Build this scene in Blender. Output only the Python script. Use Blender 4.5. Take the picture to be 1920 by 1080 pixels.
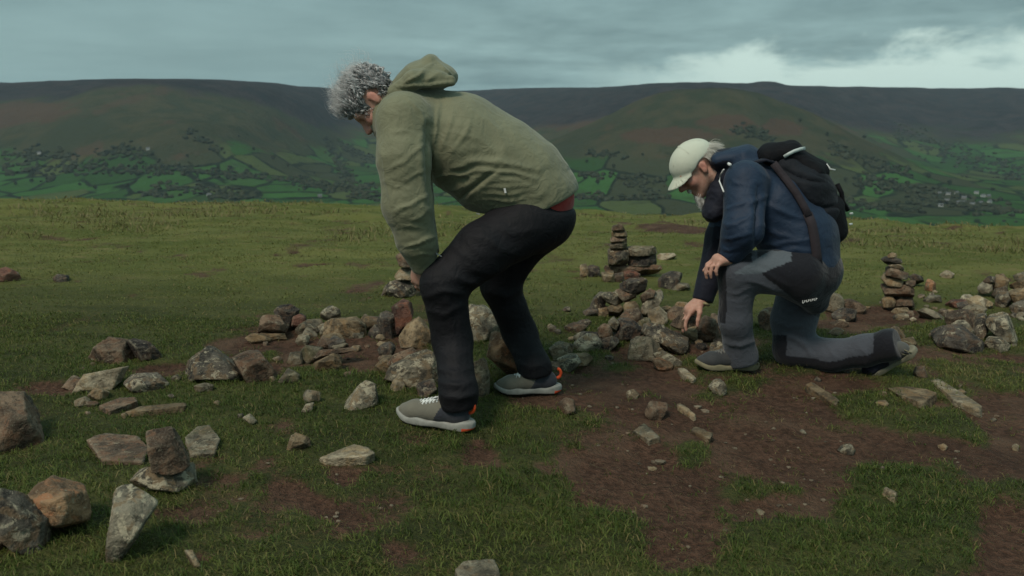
import bpy, bmesh, math
import numpy as np
from mathutils import Vector, Matrix

for o in list(bpy.data.objects):
    bpy.data.objects.remove(o, do_unlink=True)
SC = bpy.context.scene
COL = SC.collection

# ------------------------------------------------------------------ camera
FPX = 1600.0                      # focal length in pixels of the 1920 wide photograph
CAM = np.array([0.0, 0.0, 1.11])
PITCH = math.atan(325.0 / FPX)    # true horizon sits on row 215
cd = bpy.data.cameras.new('camera')
cam = bpy.data.objects.new('camera', cd)
COL.objects.link(cam)
cam.location = CAM
cam.rotation_euler = (math.pi / 2 - PITCH, 0, 0)
cd.sensor_width = 36.0
cd.lens = FPX / 1920 * 36.0
cd.clip_start = 0.05
cd.clip_end = 20000
cd.dof.use_dof = True
cd.dof.focus_distance = 3.45
cd.dof.aperture_fstop = 4.5
SC.camera = cam

# ------------------------------------------------------------------ render / exposure
SC.render.engine = 'CYCLES'
SC.cycles.use_denoising = True
SC.cycles.max_bounces = 6
SC.cycles.diffuse_bounces = 3
SC.cycles.glossy_bounces = 2
SC.cycles.transmission_bounces = 2
SC.cycles.transparent_max_bounces = 4
SC.cycles.volume_bounces = 0
SC.cycles.caustics_reflective = False
SC.cycles.caustics_refractive = False
SC.view_settings.view_transform = 'Standard'
SC.view_settings.look = 'None'
SC.view_settings.gamma = 1.0
SC.view_settings.exposure = 0.68
SC.view_settings.use_curve_mapping = False

# ------------------------------------------------------------------ node helper
class NT:
    def __init__(s, tree):
        s.t = tree
        s.n = tree.nodes
        s.l = tree.links
    def node(s, kind, **kw):
        nd = s.n.new(kind)
        for k, v in kw.items():
            setattr(nd, k, v)
        return nd
    def put(s, sock, v):
        if isinstance(v, bpy.types.NodeSocket):
            s.l.new(v, sock)
        elif v is not None:
            if hasattr(sock, 'default_value'):
                dv = sock.default_value
                if hasattr(dv, '__len__') and not hasattr(v, '__len__'):
                    v = [v] * len(dv)
                elif hasattr(dv, '__len__') and len(dv) == 4 and len(v) == 3:
                    v = list(v) + [1.0]
                sock.default_value = v
    def math(s, op, a, b=0.0, c=None, clamp=False):
        nd = s.node('ShaderNodeMath', operation=op, use_clamp=clamp)
        s.put(nd.inputs[0], a); s.put(nd.inputs[1], b)
        if c is not None: s.put(nd.inputs[2], c)
        return nd.outputs[0]
    def mix(s, f, a, b, blend='MIX'):
        nd = s.node('ShaderNodeMix', data_type='RGBA', blend_type=blend)
        s.put(nd.inputs[0], f); s.put(nd.inputs[6], a); s.put(nd.inputs[7], b)
        return nd.outputs[2]
    def ramp(s, v, lo, hi, a=0.0, b=1.0, interp='SMOOTHSTEP'):
        nd = s.node('ShaderNodeMapRange', interpolation_type=interp)
        s.put(nd.inputs[0], v); s.put(nd.inputs[1], lo); s.put(nd.inputs[2], hi)
        s.put(nd.inputs[3], a); s.put(nd.inputs[4], b)
        return nd.outputs[0]
    def noise(s, vec, scale, detail=4.0, rough=0.55, dist=0.0, out=0):
        nd = s.node('ShaderNodeTexNoise')
        if vec is not None: s.put(nd.inputs['Vector'], vec)
        s.put(nd.inputs['Scale'], scale); s.put(nd.inputs['Detail'], detail)
        s.put(nd.inputs['Roughness'], rough); s.put(nd.inputs['Distortion'], dist)
        return nd.outputs[out]
    def vor(s, vec, scale, feature='F1', out=0, rnd=1.0):
        nd = s.node('ShaderNodeTexVoronoi', feature=feature)
        if vec is not None: s.put(nd.inputs['Vector'], vec)
        s.put(nd.inputs['Scale'], scale); s.put(nd.inputs['Randomness'], rnd)
        return nd.outputs[out]
    def mapping(s, vec, scale=(1, 1, 1), rot=(0, 0, 0), loc=(0, 0, 0)):
        nd = s.node('ShaderNodeMapping')
        s.put(nd.inputs[0], vec)
        nd.inputs['Scale'].default_value = scale
        nd.inputs['Rotation'].default_value = rot
        nd.inputs['Location'].default_value = loc
        return nd.outputs[0]
    def xyz(s, v):
        nd = s.node('ShaderNodeSeparateXYZ'); s.put(nd.inputs[0], v)
        return nd.outputs
    def comb(s, x, y, z):
        nd = s.node('ShaderNodeCombineXYZ')
        s.put(nd.inputs[0], x); s.put(nd.inputs[1], y); s.put(nd.inputs[2], z)
        return nd.outputs[0]
    def bump(s, h, strength=0.5, dist=0.01, normal=None):
        nd = s.node('ShaderNodeBump')
        s.put(nd.inputs['Height'], h); s.put(nd.inputs['Strength'], strength)
        s.put(nd.inputs['Distance'], dist)
        if normal is not None: s.put(nd.inputs['Normal'], normal)
        return nd.outputs[0]
    def attr(s, name, out=0):
        nd = s.node('ShaderNodeAttribute', attribute_name=name)
        return nd.outputs[out]

# ------------------------------------------------------------------ world: heavy overcast, bright gap over the far moor
SUN_EL, SUN_AZ = math.radians(52), math.radians(215)     # azimuth clockwise from +Y: from behind left
world = bpy.data.worlds.new('World')
SC.world = world
world.use_nodes = True
W = NT(world.node_tree)
for n in list(W.n): W.n.remove(n)
sky = W.node('ShaderNodeTexSky', sky_type='NISHITA', sun_disc=False)
sky.sun_elevation = SUN_EL
sky.sun_rotation = SUN_AZ
sky.air_density = 1.5
sky.dust_density = 3.0
tc = W.node('ShaderNodeTexCoord').outputs['Generated']
X, Y, Z = W.xyz(tc)[:3]
zc = W.math('ADD', W.math('MAXIMUM', Z, 0.0), 0.06)
cv = W.comb(W.math('DIVIDE', X, zc), W.math('DIVIDE', Y, zc), W.math('MULTIPLY', Z, 3.0))
big = W.noise(W.mapping(cv, (0.30, 0.22, 1.0), loc=(3.1, 1.7, 0)), 1.0, 5.0, 0.55, 0.6)
fine = W.noise(W.mapping(cv, (0.9, 0.8, 2.0), loc=(7.1, 0.3, 0)), 1.0, 6.0, 0.58, 0.25)
dirn = W.noise(W.mapping(tc, (3.2, 3.2, 11.0), loc=(2.3, 0.9, 1.1)), 1.0, 6.0, 0.56, 0.25)
mixn = W.math('ADD', W.math('MULTIPLY', big, 0.30), W.math('ADD', W.math('MULTIPLY', fine, 0.25), W.math('MULTIPLY', dirn, 0.45)))
u = W.math('DIVIDE', X, W.math('MAXIMUM', Y, 0.05))
cl = W.ramp(mixn, 0.37, 0.62)
# rain curtain on the left smooths the cloud structure
rain = W.math('MULTIPLY', W.ramp(u, 0.02, -0.30), W.ramp(Z, 0.20, 0.08))
cl = W.mix(W.math('MULTIPLY', rain, 0.7), cl, (0.56, 0.56, 0.56))
cl = W.math('MULTIPLY', cl, W.ramp(Z, 0.07, 0.14, 1.0, 0.78))
cloud = W.mix(cl, (0.88, 1.46, 1.54), (2.02, 3.04, 3.06))
# brighter break low over the moor
wob = W.math('MULTIPLY', W.math('SUBTRACT', W.noise(W.mapping(tc, (9, 9, 22), loc=(1.3, 0, 0.4)), 1.0, 7.0, 0.58, 0.3), 0.5), 0.13)
ze = W.math('ADD', Z, wob)
top = W.ramp(u, 0.10, 0.62, 0.050, 0.082, 'LINEAR')
gap = W.math('MULTIPLY', W.ramp(W.math('SUBTRACT', top, ze), -0.010, 0.020), W.ramp(u, 0.05, 0.26))
gap = W.math('MULTIPLY', gap, W.math('GREATER_THAN', Y, 0.0))
cloud = W.mix(W.math('MULTIPLY', gap, 0.9), cloud, (3.9, 5.0, 4.6))
# overcast luminance rises towards the zenith
zen = W.ramp(Z, 0.12, 0.9, 1.0, 1.75, 'LINEAR')
vm = W.node('ShaderNodeVectorMath', operation='SCALE')
W.put(vm.inputs[0], cloud); W.put(vm.inputs[3], zen)
full = W.mix(0.96, sky.outputs[0], vm.outputs[0])
bg = W.node('ShaderNodeBackground')
W.put(bg.inputs[0], full); bg.inputs[1].default_value = 0.10
wo = W.node('ShaderNodeOutputWorld')
W.l.new(bg.outputs[0], wo.inputs[0])

sd = bpy.data.lights.new('sun', 'SUN')
sd.energy = 1.5
sd.angle = math.radians(16)
sd.color = (1.0, 0.89, 0.76)
sun = bpy.data.objects.new('sun', sd)
COL.objects.link(sun)
sdir = Vector((math.sin(SUN_AZ) * math.cos(SUN_EL), math.cos(SUN_AZ) * math.cos(SUN_EL), math.sin(SUN_EL)))
sun.rotation_euler = sdir.to_track_quat('Z', 'Y').to_euler()
sun.location = (-3, -4, 8)

# ------------------------------------------------------------------ general helpers
SP, CP = math.sin(PITCH), math.cos(PITCH)
def ray(px, py):
    a = (px - 960) / FPX; b = -(py - 540) / FPX
    return np.array([a, CP + b * SP, -SP + b * CP])
def P(px, py, Yd):
    """point on the vertical plane y = Yd that the photograph shows at (px, py)"""
    d = ray(px, py)
    return CAM + d * (Yd / d[1])
def to_px(p):
    q = np.asarray(p) - CAM
    zf = q[..., 1] * CP - q[..., 2] * SP
    zu = q[..., 1] * SP + q[..., 2] * CP
    zf = np.where(np.abs(zf) < 1e-6, 1e-6, zf)
    return 960 + FPX * q[..., 0] / zf, 540 - FPX * zu / zf

def hash3(ix, iy, iz, seed):
    h = (ix.astype(np.int64) * 374761393 + iy.astype(np.int64) * 668265263 + iz.astype(np.int64) * 2147483647 + seed * 974634541) & 0x7fffffff
    h = ((h ^ (h >> 13)) * 1274126177) & 0x7fffffff
    h = ((h ^ (h >> 16)) * 2246822519) & 0x7fffffff
    return ((h ^ (h >> 11)) & 0xffff) / 65535.0
def vnoise(p, seed=0):
    p = np.asarray(p, dtype=np.float64)
    i = np.floor(p).astype(np.int64); f = p - i
    w = f * f * (3 - 2 * f)
    r = 0.0
    for dx in (0, 1):
        for dy in (0, 1):
            for dz in (0, 1):
                wt = (w[..., 0] if dx else 1 - w[..., 0]) * (w[..., 1] if dy else 1 - w[..., 1]) * (w[..., 2] if dz else 1 - w[..., 2])
                r = r + wt * hash3(i[..., 0] + dx, i[..., 1] + dy, i[..., 2] + dz, seed)
    return r * 2 - 1
def fbm(p, octaves=4, seed=0, gain=0.5):
    p = np.asarray(p, dtype=np.float64); a = 1.0; s = 0.0; t = 0.0
    for k in range(octaves):
        s = s + a * vnoise(p * (2 ** k) + 17.3 * k, seed + k); t += a; a *= gain
    return s / t
def sstep(a, b, x):
    t = np.clip((x - a) / (b - a), 0, 1)
    return t * t * (3 - 2 * t)

def mesh_from(name, verts, faces, mats=(), fmat=None, smooth=True, cols=None, attrs=None):
    """verts (n,3); faces: array (m,k) or list of arrays of differing k"""
    me = bpy.data.meshes.new(name)
    verts = np.asarray(verts, dtype=np.float32)
    groups = [np.asarray(f, dtype=np.int32) for f in (faces if isinstance(faces, list) else [faces]) if len(f)]
    nl = sum(g.size for g in groups); nf = sum(len(g) for g in groups)
    me.vertices.add(len(verts)); me.vertices.foreach_set('co', verts.ravel())
    me.loops.add(nl); me.loops.foreach_set('vertex_index', np.concatenate([g.ravel() for g in groups]))
    me.polygons.add(nf)
    tot = np.concatenate([np.full(len(g), g.shape[1], np.int32) for g in groups])
    st = np.zeros(nf, np.int32); st[1:] = np.cumsum(tot)[:-1]
    me.polygons.foreach_set('loop_start', st)
    me.polygons.foreach_set('loop_total', tot)
    for m in mats: me.materials.append(m)
    if fmat is not None: me.polygons.foreach_set('material_index', np.asarray(fmat, np.int32))
    me.polygons.foreach_set('use_smooth', np.full(nf, smooth, bool))
    if cols is not None:
        ca = me.color_attributes.new('Col', 'FLOAT_COLOR', 'POINT')
        c4 = np.ones((len(verts), 4), np.float32); c4[:, :3] = cols
        ca.data.foreach_set('color', c4.ravel())
    for k, v in (attrs or {}).items():
        at = me.attributes.new(k, 'FLOAT', 'POINT')
        at.data.foreach_set('value', np.asarray(v, np.float32))
    me.update(calc_edges=True)
    me.validate()
    return me
def link(name, me, parent=None, loc=None):
    o = bpy.data.objects.new(name, me)
    COL.objects.link(o)
    if parent is not None:
        o.parent = parent
        o.matrix_parent_inverse = Matrix.Translation(-Vector(parent.location))
    if loc is not None: o.location = loc
    return o
def tag(o, label=None, cat=None, group=None, kind=None):
    if label: o['label'] = label
    if cat: o['category'] = cat
    if group: o['group'] = group
    if kind: o['kind'] = kind
    return o
def empty(name, loc):
    o = bpy.data.objects.new(name, None); COL.objects.link(o)
    o.location = loc; o.empty_display_size = 0.1
    return o
def newmat(name):
    m = bpy.data.materials.new(name); m.use_nodes = True
    t = NT(m.node_tree)
    b = t.n['Principled BSDF']
    return m, t, b
def objco(t):
    return t.node('ShaderNodeTexCoord').outputs['Object']
def worldpos(t):
    return t.node('ShaderNodeNewGeometry').outputs['Position']
# ------------------------------------------------------------------ near ground
GA = 0.0048
DIRT = [  # px, py, rx, ry, rotation deg
 (1420, 785, 440, 92, 7), (1190, 880, 170, 85, 10), (1270, 985, 95, 75, 30), (1760, 675, 240, 48, 5), (1880, 800, 140, 100, 0),
 (1890, 1010, 90, 110, 0), (1480, 945, 110, 40, 0), (640, 655, 210, 45, 0), (545, 800, 75, 50, 20), (600, 945, 150, 38, 22),
 (740, 1035, 60, 45, 0), (905, 865, 75, 50, 25), (1015, 1010, 48, 30, 25), (1090, 945, 55, 26, 0), (235, 850, 110, 24, 0),
 (90, 722, 70, 14, 0), (60, 1062, 150, 26, 0), (1270, 655, 190, 42, 0), (1610, 600, 160, 32, 0), (1070, 745, 120, 40, 0),
 (640, 890, 60, 40, 20), (480, 690, 70, 26, 0), (240, 765, 90, 16, 0), (1700, 760, 120, 40, 12), (370, 1050, 40, 24, 0),
 (1270, 436, 62, 8, 3), (1800, 420, 60, 5, 0), (1480, 735, 170, 40, 0), (290, 690, 70, 16, 0), (1500, 850, 160, 60, 5),
 (1020, 880, 40, 20, 40), (1330, 640, 90, 40, 0),
]
GREEN = [
 (1298, 846, 36, 34, 0), (1395, 717, 30, 10, 0), (1640, 745, 48, 16, 0), (1790, 795, 85, 28, 20), (1690, 900, 130, 50, 12),
 (1560, 1020, 260, 66, 0), (1780, 990, 80, 110, 0), (1130, 1020, 90, 90, 0), (1160, 690, 60, 14, 0), (870, 790, 230, 44, 8), (1840, 650, 40, 14, 0),
]
def ell(px, py, lst, wob):
    m = np.zeros_like(px)
    for cx, cy, rx, ry, a in lst:
        c, s = math.cos(math.radians(a)), math.sin(math.radians(a))
        dx, dy = px - cx, py - cy
        ex, ey = (dx * c + dy * s) / rx, (-dx * s + dy * c) / ry
        weak = 0.42 if (lst is DIRT and cx < 1120 and cy > 760) else 0.0
        m = np.maximum(m, 1.22 - weak - np.sqrt(ex * ex + ey * ey))
    return sstep(-0.05, 0.75, m + wob)
def base_z(x, y):
    yy = np.maximum(y - 5.0, 0)
    y1 = 48.0
    q = np.where(y < y1, -GA * yy * yy, -GA * (y1 - 5) ** 2 - 2 * GA * (y1 - 5) * (y - y1))
    return q - 0.09 * sstep(7, 15, y) - 0.016 * x - 0.030 * np.maximum(x, 0) * sstep(6, 15, y)
def dirt_mask(x, y):
    px, py = to_px(np.stack([x, y, base_z(x, y)], -1))
    w = fbm(np.stack([x * 2.2, y * 2.2, 0 * x], -1), 4, 5) * 0.62 + fbm(np.stack([x * 9, y * 9, 0 * x], -1), 3, 9) * 0.42
    d = ell(px, py, DIRT, w) * (1 - ell(px, py, GREEN, -w))
    ok = (y > 0.8)
    bare = sstep(0.28, 0.5, fbm(np.stack([x * 0.9, y * 0.9, 0 * x], -1), 3, 77))
    inside = (px > -60) & (px < 1980) & (py < 1120)
    return np.where(ok & inside, d, bare)
def ground_z(x, y, dirt=None):
    x = np.asarray(x, float); y = np.asarray(y, float)
    z = base_z(x, y)
    far = sstep(5, 14, y)
    z = z + fbm(np.stack([x * 0.5, y * 0.5, 0 * x], -1), 3, 21) * (0.035 + 0.10 * far)
    z = z + fbm(np.stack([x * 2.4, y * 2.4, 0 * x], -1), 3, 33) * (0.016 + 0.03 * far)
    z = z + 0.07 * far * np.abs(fbm(np.stack([x * 1.1, y * 1.6, 0 * x + 4], -1), 3, 61)) * 2.0
    if dirt is None: dirt = dirt_mask(x, y)
    z = z - 0.022 * dirt * sstep(12, 6, y) + dirt * 0.016 * fbm(np.stack([x * 9, y * 9, 0 * x], -1), 4, 3)
    return z
def gz(x, y):
    return float(ground_z(np.array([x]), np.array([y]))[0])
def ground_hit(px, py):
    """where the photograph's ray through (px, py) meets the ground"""
    d = ray(px, py)
    lo = 0.5; hi = None
    ts = np.exp(np.linspace(math.log(1.2), math.log(30), 260))
    pts = CAM[None] + d[None] * ts[:, None]
    g = ground_z(pts[:, 0], pts[:, 1])
    k = np.argmax(pts[:, 2] < g)
    if not (pts[:, 2] < g).any(): k = len(ts) - 1
    a, b = ts[max(k - 1, 0)], ts[k]
    f0 = pts[max(k - 1, 0), 2] - g[max(k - 1, 0)]; f1 = pts[k, 2] - g[k]
    t = a + (b - a) * (f0 / (f0 - f1) if f0 != f1 else 0)
    return CAM + d * t

rows = np.concatenate([np.linspace(-1.2, 1.6, 24), np.exp(np.linspace(math.log(1.64), math.log(75), 360))])
cols_u = np.linspace(-1, 1, 400)
RY, CU = np.meshgrid(rows, cols_u, indexing='ij')
GX = CU * (RY * 0.9 + 4.0)
gd = dirt_mask(GX, RY)
GZ = ground_z(GX, RY, gd)
nr, nc = GX.shape
idx = np.arange(nr * nc).reshape(nr, nc)
gf = np.stack([idx[:-1, :-1], idx[:-1, 1:], idx[1:, 1:], idx[1:, :-1]], -1).reshape(-1, 4)

m_ground, t, b = newmat('turf_and_soil')
p = worldpos(t)
d = t.attr('dirt', 2)
n1 = t.noise(p, 3.0, 6, 0.6); n2 = t.noise(p, 38.0, 5, 0.65); n3 = t.noise(p, 0.35, 4, 0.5)
n4 = t.noise(t.mapping(p, (1, 3.2, 1)), 1.3, 4, 0.6)
soil = t.mix(t.ramp(n2, 0.3, 0.72), (0.046, 0.024, 0.015), (0.128, 0.068, 0.044))
soil = t.mix(t.math('MULTIPLY', t.ramp(t.noise(p, 1.7, 4, 0.6), 0.48, 0.66), 0.6), soil, (0.044, 0.025, 0.017))
soil = t.mix(t.ramp(n1, 0.45, 0.7), soil, (0.125, 0.076, 0.049))
turf = t.mix(t.ramp(n4, 0.35, 0.65), (0.042, 0.048, 0.014), (0.088, 0.090, 0.028))
turf = t.mix(t.ramp(n3, 0.55, 0.75), turf, (0.120, 0.100, 0.042))
turf = t.mix(t.math('MULTIPLY', t.ramp(n2, 0.62, 0.35), 0.5), turf, (0.03, 0.035, 0.014))
mead = t.mix(t.ramp(t.noise(t.mapping(p, (1, 2.2, 1)), 0.9, 5, 0.6), 0.35, 0.65), (0.098, 0.114, 0.027), (0.160, 0.162, 0.048))
mead = t.mix(t.math('MULTIPLY', t.ramp(t.noise(t.mapping(p, (1, 2.6, 1), loc=(4, 7, 0)), 2.6, 4, 0.6), 0.56, 0.70), 0.6), mead, (0.225, 0.175, 0.075))
mead = t.mix(t.math('MULTIPLY', t.ramp(t.noise(t.mapping(p, (1, 2.0, 1), loc=(14, 3, 0)), 1.5, 5, 0.65), 0.54, 0.70), 0.45), mead, (0.050, 0.062, 0.020))
turf = t.mix(t.ramp(t.xyz(p)[1], 4.2, 6.5), turf, mead)
de = t.math('ADD', d, t.math('MULTIPLY', t.math('SUBTRACT', n2, 0.5), 1.1))
t.put(b.inputs['Base Color'], t.mix(t.ramp(de, 0.22, 0.72), turf, soil))
b.inputs['Roughness'].default_value = 0.95
b.inputs['Specular IOR Level'].default_value = 0.15
t.put(b.inputs['Normal'], t.bump(t.math('ADD', n2, t.math('MULTIPLY', t.noise(p, 120, 3), 0.5)), 1.0, 0.035))
ground = link('ground', mesh_from('ground', np.stack([GX, RY, GZ], -1).reshape(-1, 3), gf, [m_ground], attrs={'dirt': gd.ravel()}))
tag(ground, kind='structure')

# ------------------------------------------------------------------ far valley and moor
def far_z(x, y):
    u = x / np.maximum(y, 1)
    w1 = fbm(np.stack([x / 900, y / 900, 0 * x], -1), 4, 101)
    w2 = fbm(np.stack([x / 260, y / 260, 0 * x + 7], -1), 4, 111)
    us = [-1.3, -0.75, -0.58, -0.42, -0.34, -0.25, -0.16, -0.06, 0.06, 0.20, 0.30, 0.40, 0.52, 0.7, 1.3]
    off = [300, 100, 420, 820, 680, 60, -1150, -1250, -350, 100, 50, -420, -800, -500, 200]
    uu = np.linspace(-1.3, 1.3, 400)
    oo = np.interp(uu, us, off)
    k = np.hanning(25); k /= k.sum()
    oo = np.convolve(np.pad(oo, 12, mode='edge'), k, mode='valid')
    spur = np.interp(u, uu, oo)
    lift = sstep(1700, 2500, y)
    ye = y + spur * lift + w1 * 200 * lift + w2 * 70 * lift
    yk = [0, 48, 90, 530, 1500, 1800, 2100, 2450, 2800, 3200, 3600, 4000, 4600, 8000]
    zk = [0, -9, -26, -200, -203, -196, -178, -138, -70, 20, 95, 140, 150, 160]
    z = np.interp(ye, yk, zk)
    # rounded green hill in front of the plateau, on the right
    rx, ry = (x - 560) / 500, (y - 2560) / 560
    hill = -195 + 272 * np.exp(-(rx * rx + ry * ry) ** 1.15)
    z = np.maximum(z, hill) + 14 * np.exp(-((z - hill) / 26) ** 2)
    cap = 0.0405 * y + 1 + 12 * fbm(np.stack([u * 9, 0 * u, 0 * u], -1), 3, 131) + 26 * np.exp(-((u - 0.292) / 0.016) ** 2)
    cap = cap - 34 * sstep(3600, 4600, y)
    z = z + w2 * 12 * lift - np.abs(fbm(np.stack([x / 330, y / 900, 0 * x + 3], -1), 3, 141)) * 42 * sstep(-150, 0, z) * sstep(150, 60, z)
    z = cap - np.logaddexp(0, (cap - z) / 9.0) * 9.0
    z = z + (9 * np.exp(-((u - 0.292) / 0.016) ** 4) + 14 * np.exp(-((u - 0.19) / 0.05) ** 2)) * sstep(3000, 3700, y)
    return z
rows_far = rows = np.exp(np.linspace(math.log(52), math.log(7000), 250))
cu_far = cu = np.linspace(-1.25, 1.25, 400)
RY, CU = np.meshgrid(rows, cu, indexing='ij')
FX = CU * (RY + 30)
FZ = far_z(FX, RY) - 1.5
nr, nc = FX.shape
idx = np.arange(nr * nc).reshape(nr, nc)
ff = np.stack([idx[:-1, :-1], idx[:-1, 1:], idx[1:, 1:], idx[1:, :-1]], -1).reshape(-1, 4)
def far_g(x, y):
    yi = float(np.interp(y, rows_far, np.arange(len(rows_far)))); ui = float(np.interp(x / (y + 30), cu_far, np.arange(len(cu_far))))
    y0, u0 = min(int(yi), len(rows_far) - 2), min(int(ui), len(cu_far) - 2); fy, fu = yi - y0, ui - u0
    return float((FZ[y0, u0] * (1 - fu) + FZ[y0, u0 + 1] * fu) * (1 - fy) + (FZ[y0 + 1, u0] * (1 - fu) + FZ[y0 + 1, u0 + 1] * fu) * fy)
FTS = np.exp(np.linspace(math.log(1300), math.log(5200), 110))
def far_hits(pxs, pys):
    d = np.stack([ray(a_, b_) for a_, b_ in zip(pxs, pys)])
    pts = CAM + d[:, None, :] * FTS[None, :, None]
    lu, ly = np.log(FTS[0] * 0.8), np.log(rows_far[-1])
    # bilinear look-up in the terrain sheet
    yi = np.interp(pts[..., 1], rows_far, np.arange(len(rows_far)))
    ui = np.interp(pts[..., 0] / (pts[..., 1] + 30), cu_far, np.arange(len(cu_far)))
    y0 = np.minimum(yi.astype(int), len(rows_far) - 2); u0 = np.minimum(ui.astype(int), len(cu_far) - 2)
    fy, fu = yi - y0, ui - u0
    g = (FZ[y0, u0] * (1 - fu) + FZ[y0, u0 + 1] * fu) * (1 - fy) + (FZ[y0 + 1, u0] * (1 - fu) + FZ[y0 + 1, u0 + 1] * fu) * fy
    below = pts[..., 2] < g
    k = below.argmax(1)
    out = pts[np.arange(len(k)), k]
    return [o_ if w_ else None for o_, w_ in zip(out, below.any(1))]
def far_hit(px, py):
    return far_hits([px], [py])[0]

BRACKEN = []
for (px, py, ex_, ey_, ez_) in ((1075, 226, 150, 300, 40), (1250, 256, 120, 220, 22), (40, 215, 260, 400, 50), (1365, 232, 70, 160, 30), (1470, 240, 60, 200, 24)):
    h = far_hit(px, py)
    if h is not None: BRACKEN.append((*h, ex_, ey_, ez_))
m_hill, t, b = newmat('moor_and_pasture')
p = worldpos(t)
x_, y_, z_ = t.xyz(p)[:3]
nb = t.noise(p, 0.0035, 6, 0.6); nm = t.noise(p, 0.014, 6, 0.62); nf_ = t.noise(p, 0.06, 5, 0.6)
pw = t.node('ShaderNodeVectorMath', operation='ADD')
t.put(pw.inputs[0], p)
nv = t.node('ShaderNodeTexNoise'); t.put(nv.inputs['Vector'], p); nv.inputs['Scale'].default_value = 0.006
vs = t.node('ShaderNodeVectorMath', operation='SCALE'); t.put(vs.inputs[0], nv.outputs['Color']); vs.inputs[3].default_value = 70
t.put(pw.inputs[1], vs.outputs[0])
flat = t.mapping(pw.outputs[0], (1, 0.62, 0), rot=(0, 0, 0.3))
cellc = t.vor(flat, 0.0092, 'F1', 1)
edge = t.vor(flat, 0.0092, 'DISTANCE_TO_EDGE', 0)
cr, cg, cb_ = t.xyz(cellc)[:3]
field = t.mix(cr, (0.022, 0.052, 0.016), (0.038, 0.098, 0.026))
field = t.mix(t.ramp(cg, 0.70, 0.80), field, (0.058, 0.076, 0.028))
field = t.mix(t.ramp(cb_, 0.80, 0.88), field, (0.036, 0.042, 0.022))
field = t.mix(t.math('MULTIPLY', t.ramp(nm, 0.5, 0.7), 0.6), field, (0.028, 0.036, 0.019))
hedge = t.math('MULTIPLY', t.ramp(edge, 0.055, 0.025), t.ramp(t.noise(p, 0.011, 3), 0.36, 0.5))
field = t.mix(hedge, field, (0.011, 0.016, 0.010))
rough_ = t.mix(t.ramp(nm, 0.35, 0.65), (0.026, 0.033, 0.017), (0.050, 0.046, 0.025))
rough_ = t.mix(t.ramp(nb, 0.52, 0.62), rough_, (0.030, 0.036, 0.020))
brk = t.math('MULTIPLY', t.ramp(t.noise(t.mapping(p, (1, 0.6, 1), loc=(310, 90, 0)), 0.0048, 5, 0.6), 0.57, 0.64), 0.85)
rough_ = t.mix(t.math('MULTIPLY', brk, 0.6), rough_, (0.070, 0.040, 0.028))
for (bx, by, bz, ex_, ey_, ez_) in BRACKEN:
    dv = t.node('ShaderNodeVectorMath', operation='SUBTRACT'); t.put(dv.inputs[0], p); dv.inputs[1].default_value = (bx, by, bz)
    dl = t.node('ShaderNodeVectorMath', operation='LENGTH'); t.put(dl.inputs[0], t.mapping(dv.outputs[0], (1 / ex_, 1 / ey_, 1 / ez_)))
    mk = t.ramp(t.math('ADD', dl.outputs['Value'], t.math('MULTIPLY', t.math('SUBTRACT', nm, 0.5), 2.4)), 1.05, 0.75)
    rough_ = t.mix(t.math('MULTIPLY', mk, 0.6), rough_, (0.072, 0.036, 0.026))
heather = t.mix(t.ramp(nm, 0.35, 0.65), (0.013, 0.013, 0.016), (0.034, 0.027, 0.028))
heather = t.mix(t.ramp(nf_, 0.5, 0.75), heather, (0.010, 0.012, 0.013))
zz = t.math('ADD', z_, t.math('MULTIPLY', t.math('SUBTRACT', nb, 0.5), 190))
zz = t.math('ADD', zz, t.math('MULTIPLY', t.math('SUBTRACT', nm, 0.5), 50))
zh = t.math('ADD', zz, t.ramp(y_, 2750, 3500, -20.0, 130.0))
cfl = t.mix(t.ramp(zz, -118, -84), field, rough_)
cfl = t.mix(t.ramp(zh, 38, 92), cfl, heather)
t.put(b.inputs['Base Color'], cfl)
b.inputs['Roughness'].default_value = 1.0
b.inputs['Specular IOR Level'].default_value = 0.0
t.put(b.inputs['Normal'], t.bump(t.math('ADD', nm, t.math('MULTIPLY', nf_, 0.4)), 1.0, 14.0))
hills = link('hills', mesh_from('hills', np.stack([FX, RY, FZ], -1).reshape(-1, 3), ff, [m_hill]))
tag(hills, kind='structure')
# ------------------------------------------------------------------ woods and hedgerow trees of the valley
rng = np.random.default_rng(4)
m_wood, t, b = newmat('far_foliage')
p = worldpos(t)
t.put(b.inputs['Base Color'], t.mix(t.ramp(t.noise(p, 0.09, 4), 0.35, 0.65), (0.018, 0.026, 0.016), (0.046, 0.050, 0.030)))
b.inputs['Roughness'].default_value = 1.0
b.inputs['Specular IOR Level'].default_value = 0.0
def ico(sub):
    bm = bmesh.new(); bmesh.ops.create_icosphere(bm, subdivisions=sub, radius=1.0)
    v = np.array([q.co[:] for q in bm.verts]); f = np.array([[q.index for q in fa.verts] for fa in bm.faces]); bm.free()
    return v, f
IV1, IF1 = ico(1); IV2, IF2 = ico(2); IV3, IF3 = ico(3); IV4, IF4 = ico(4); IV5, IF5 = ico(5)
def blob(cx, cy, cz, rx, rz, seed):
    v = IV1 * (1 + 0.55 * vnoise(IV1 * 2.3 + seed * 3.7, seed)[:, None])
    return v * np.array([rx, rx, rz]) + np.array([cx, cy, cz])
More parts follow.
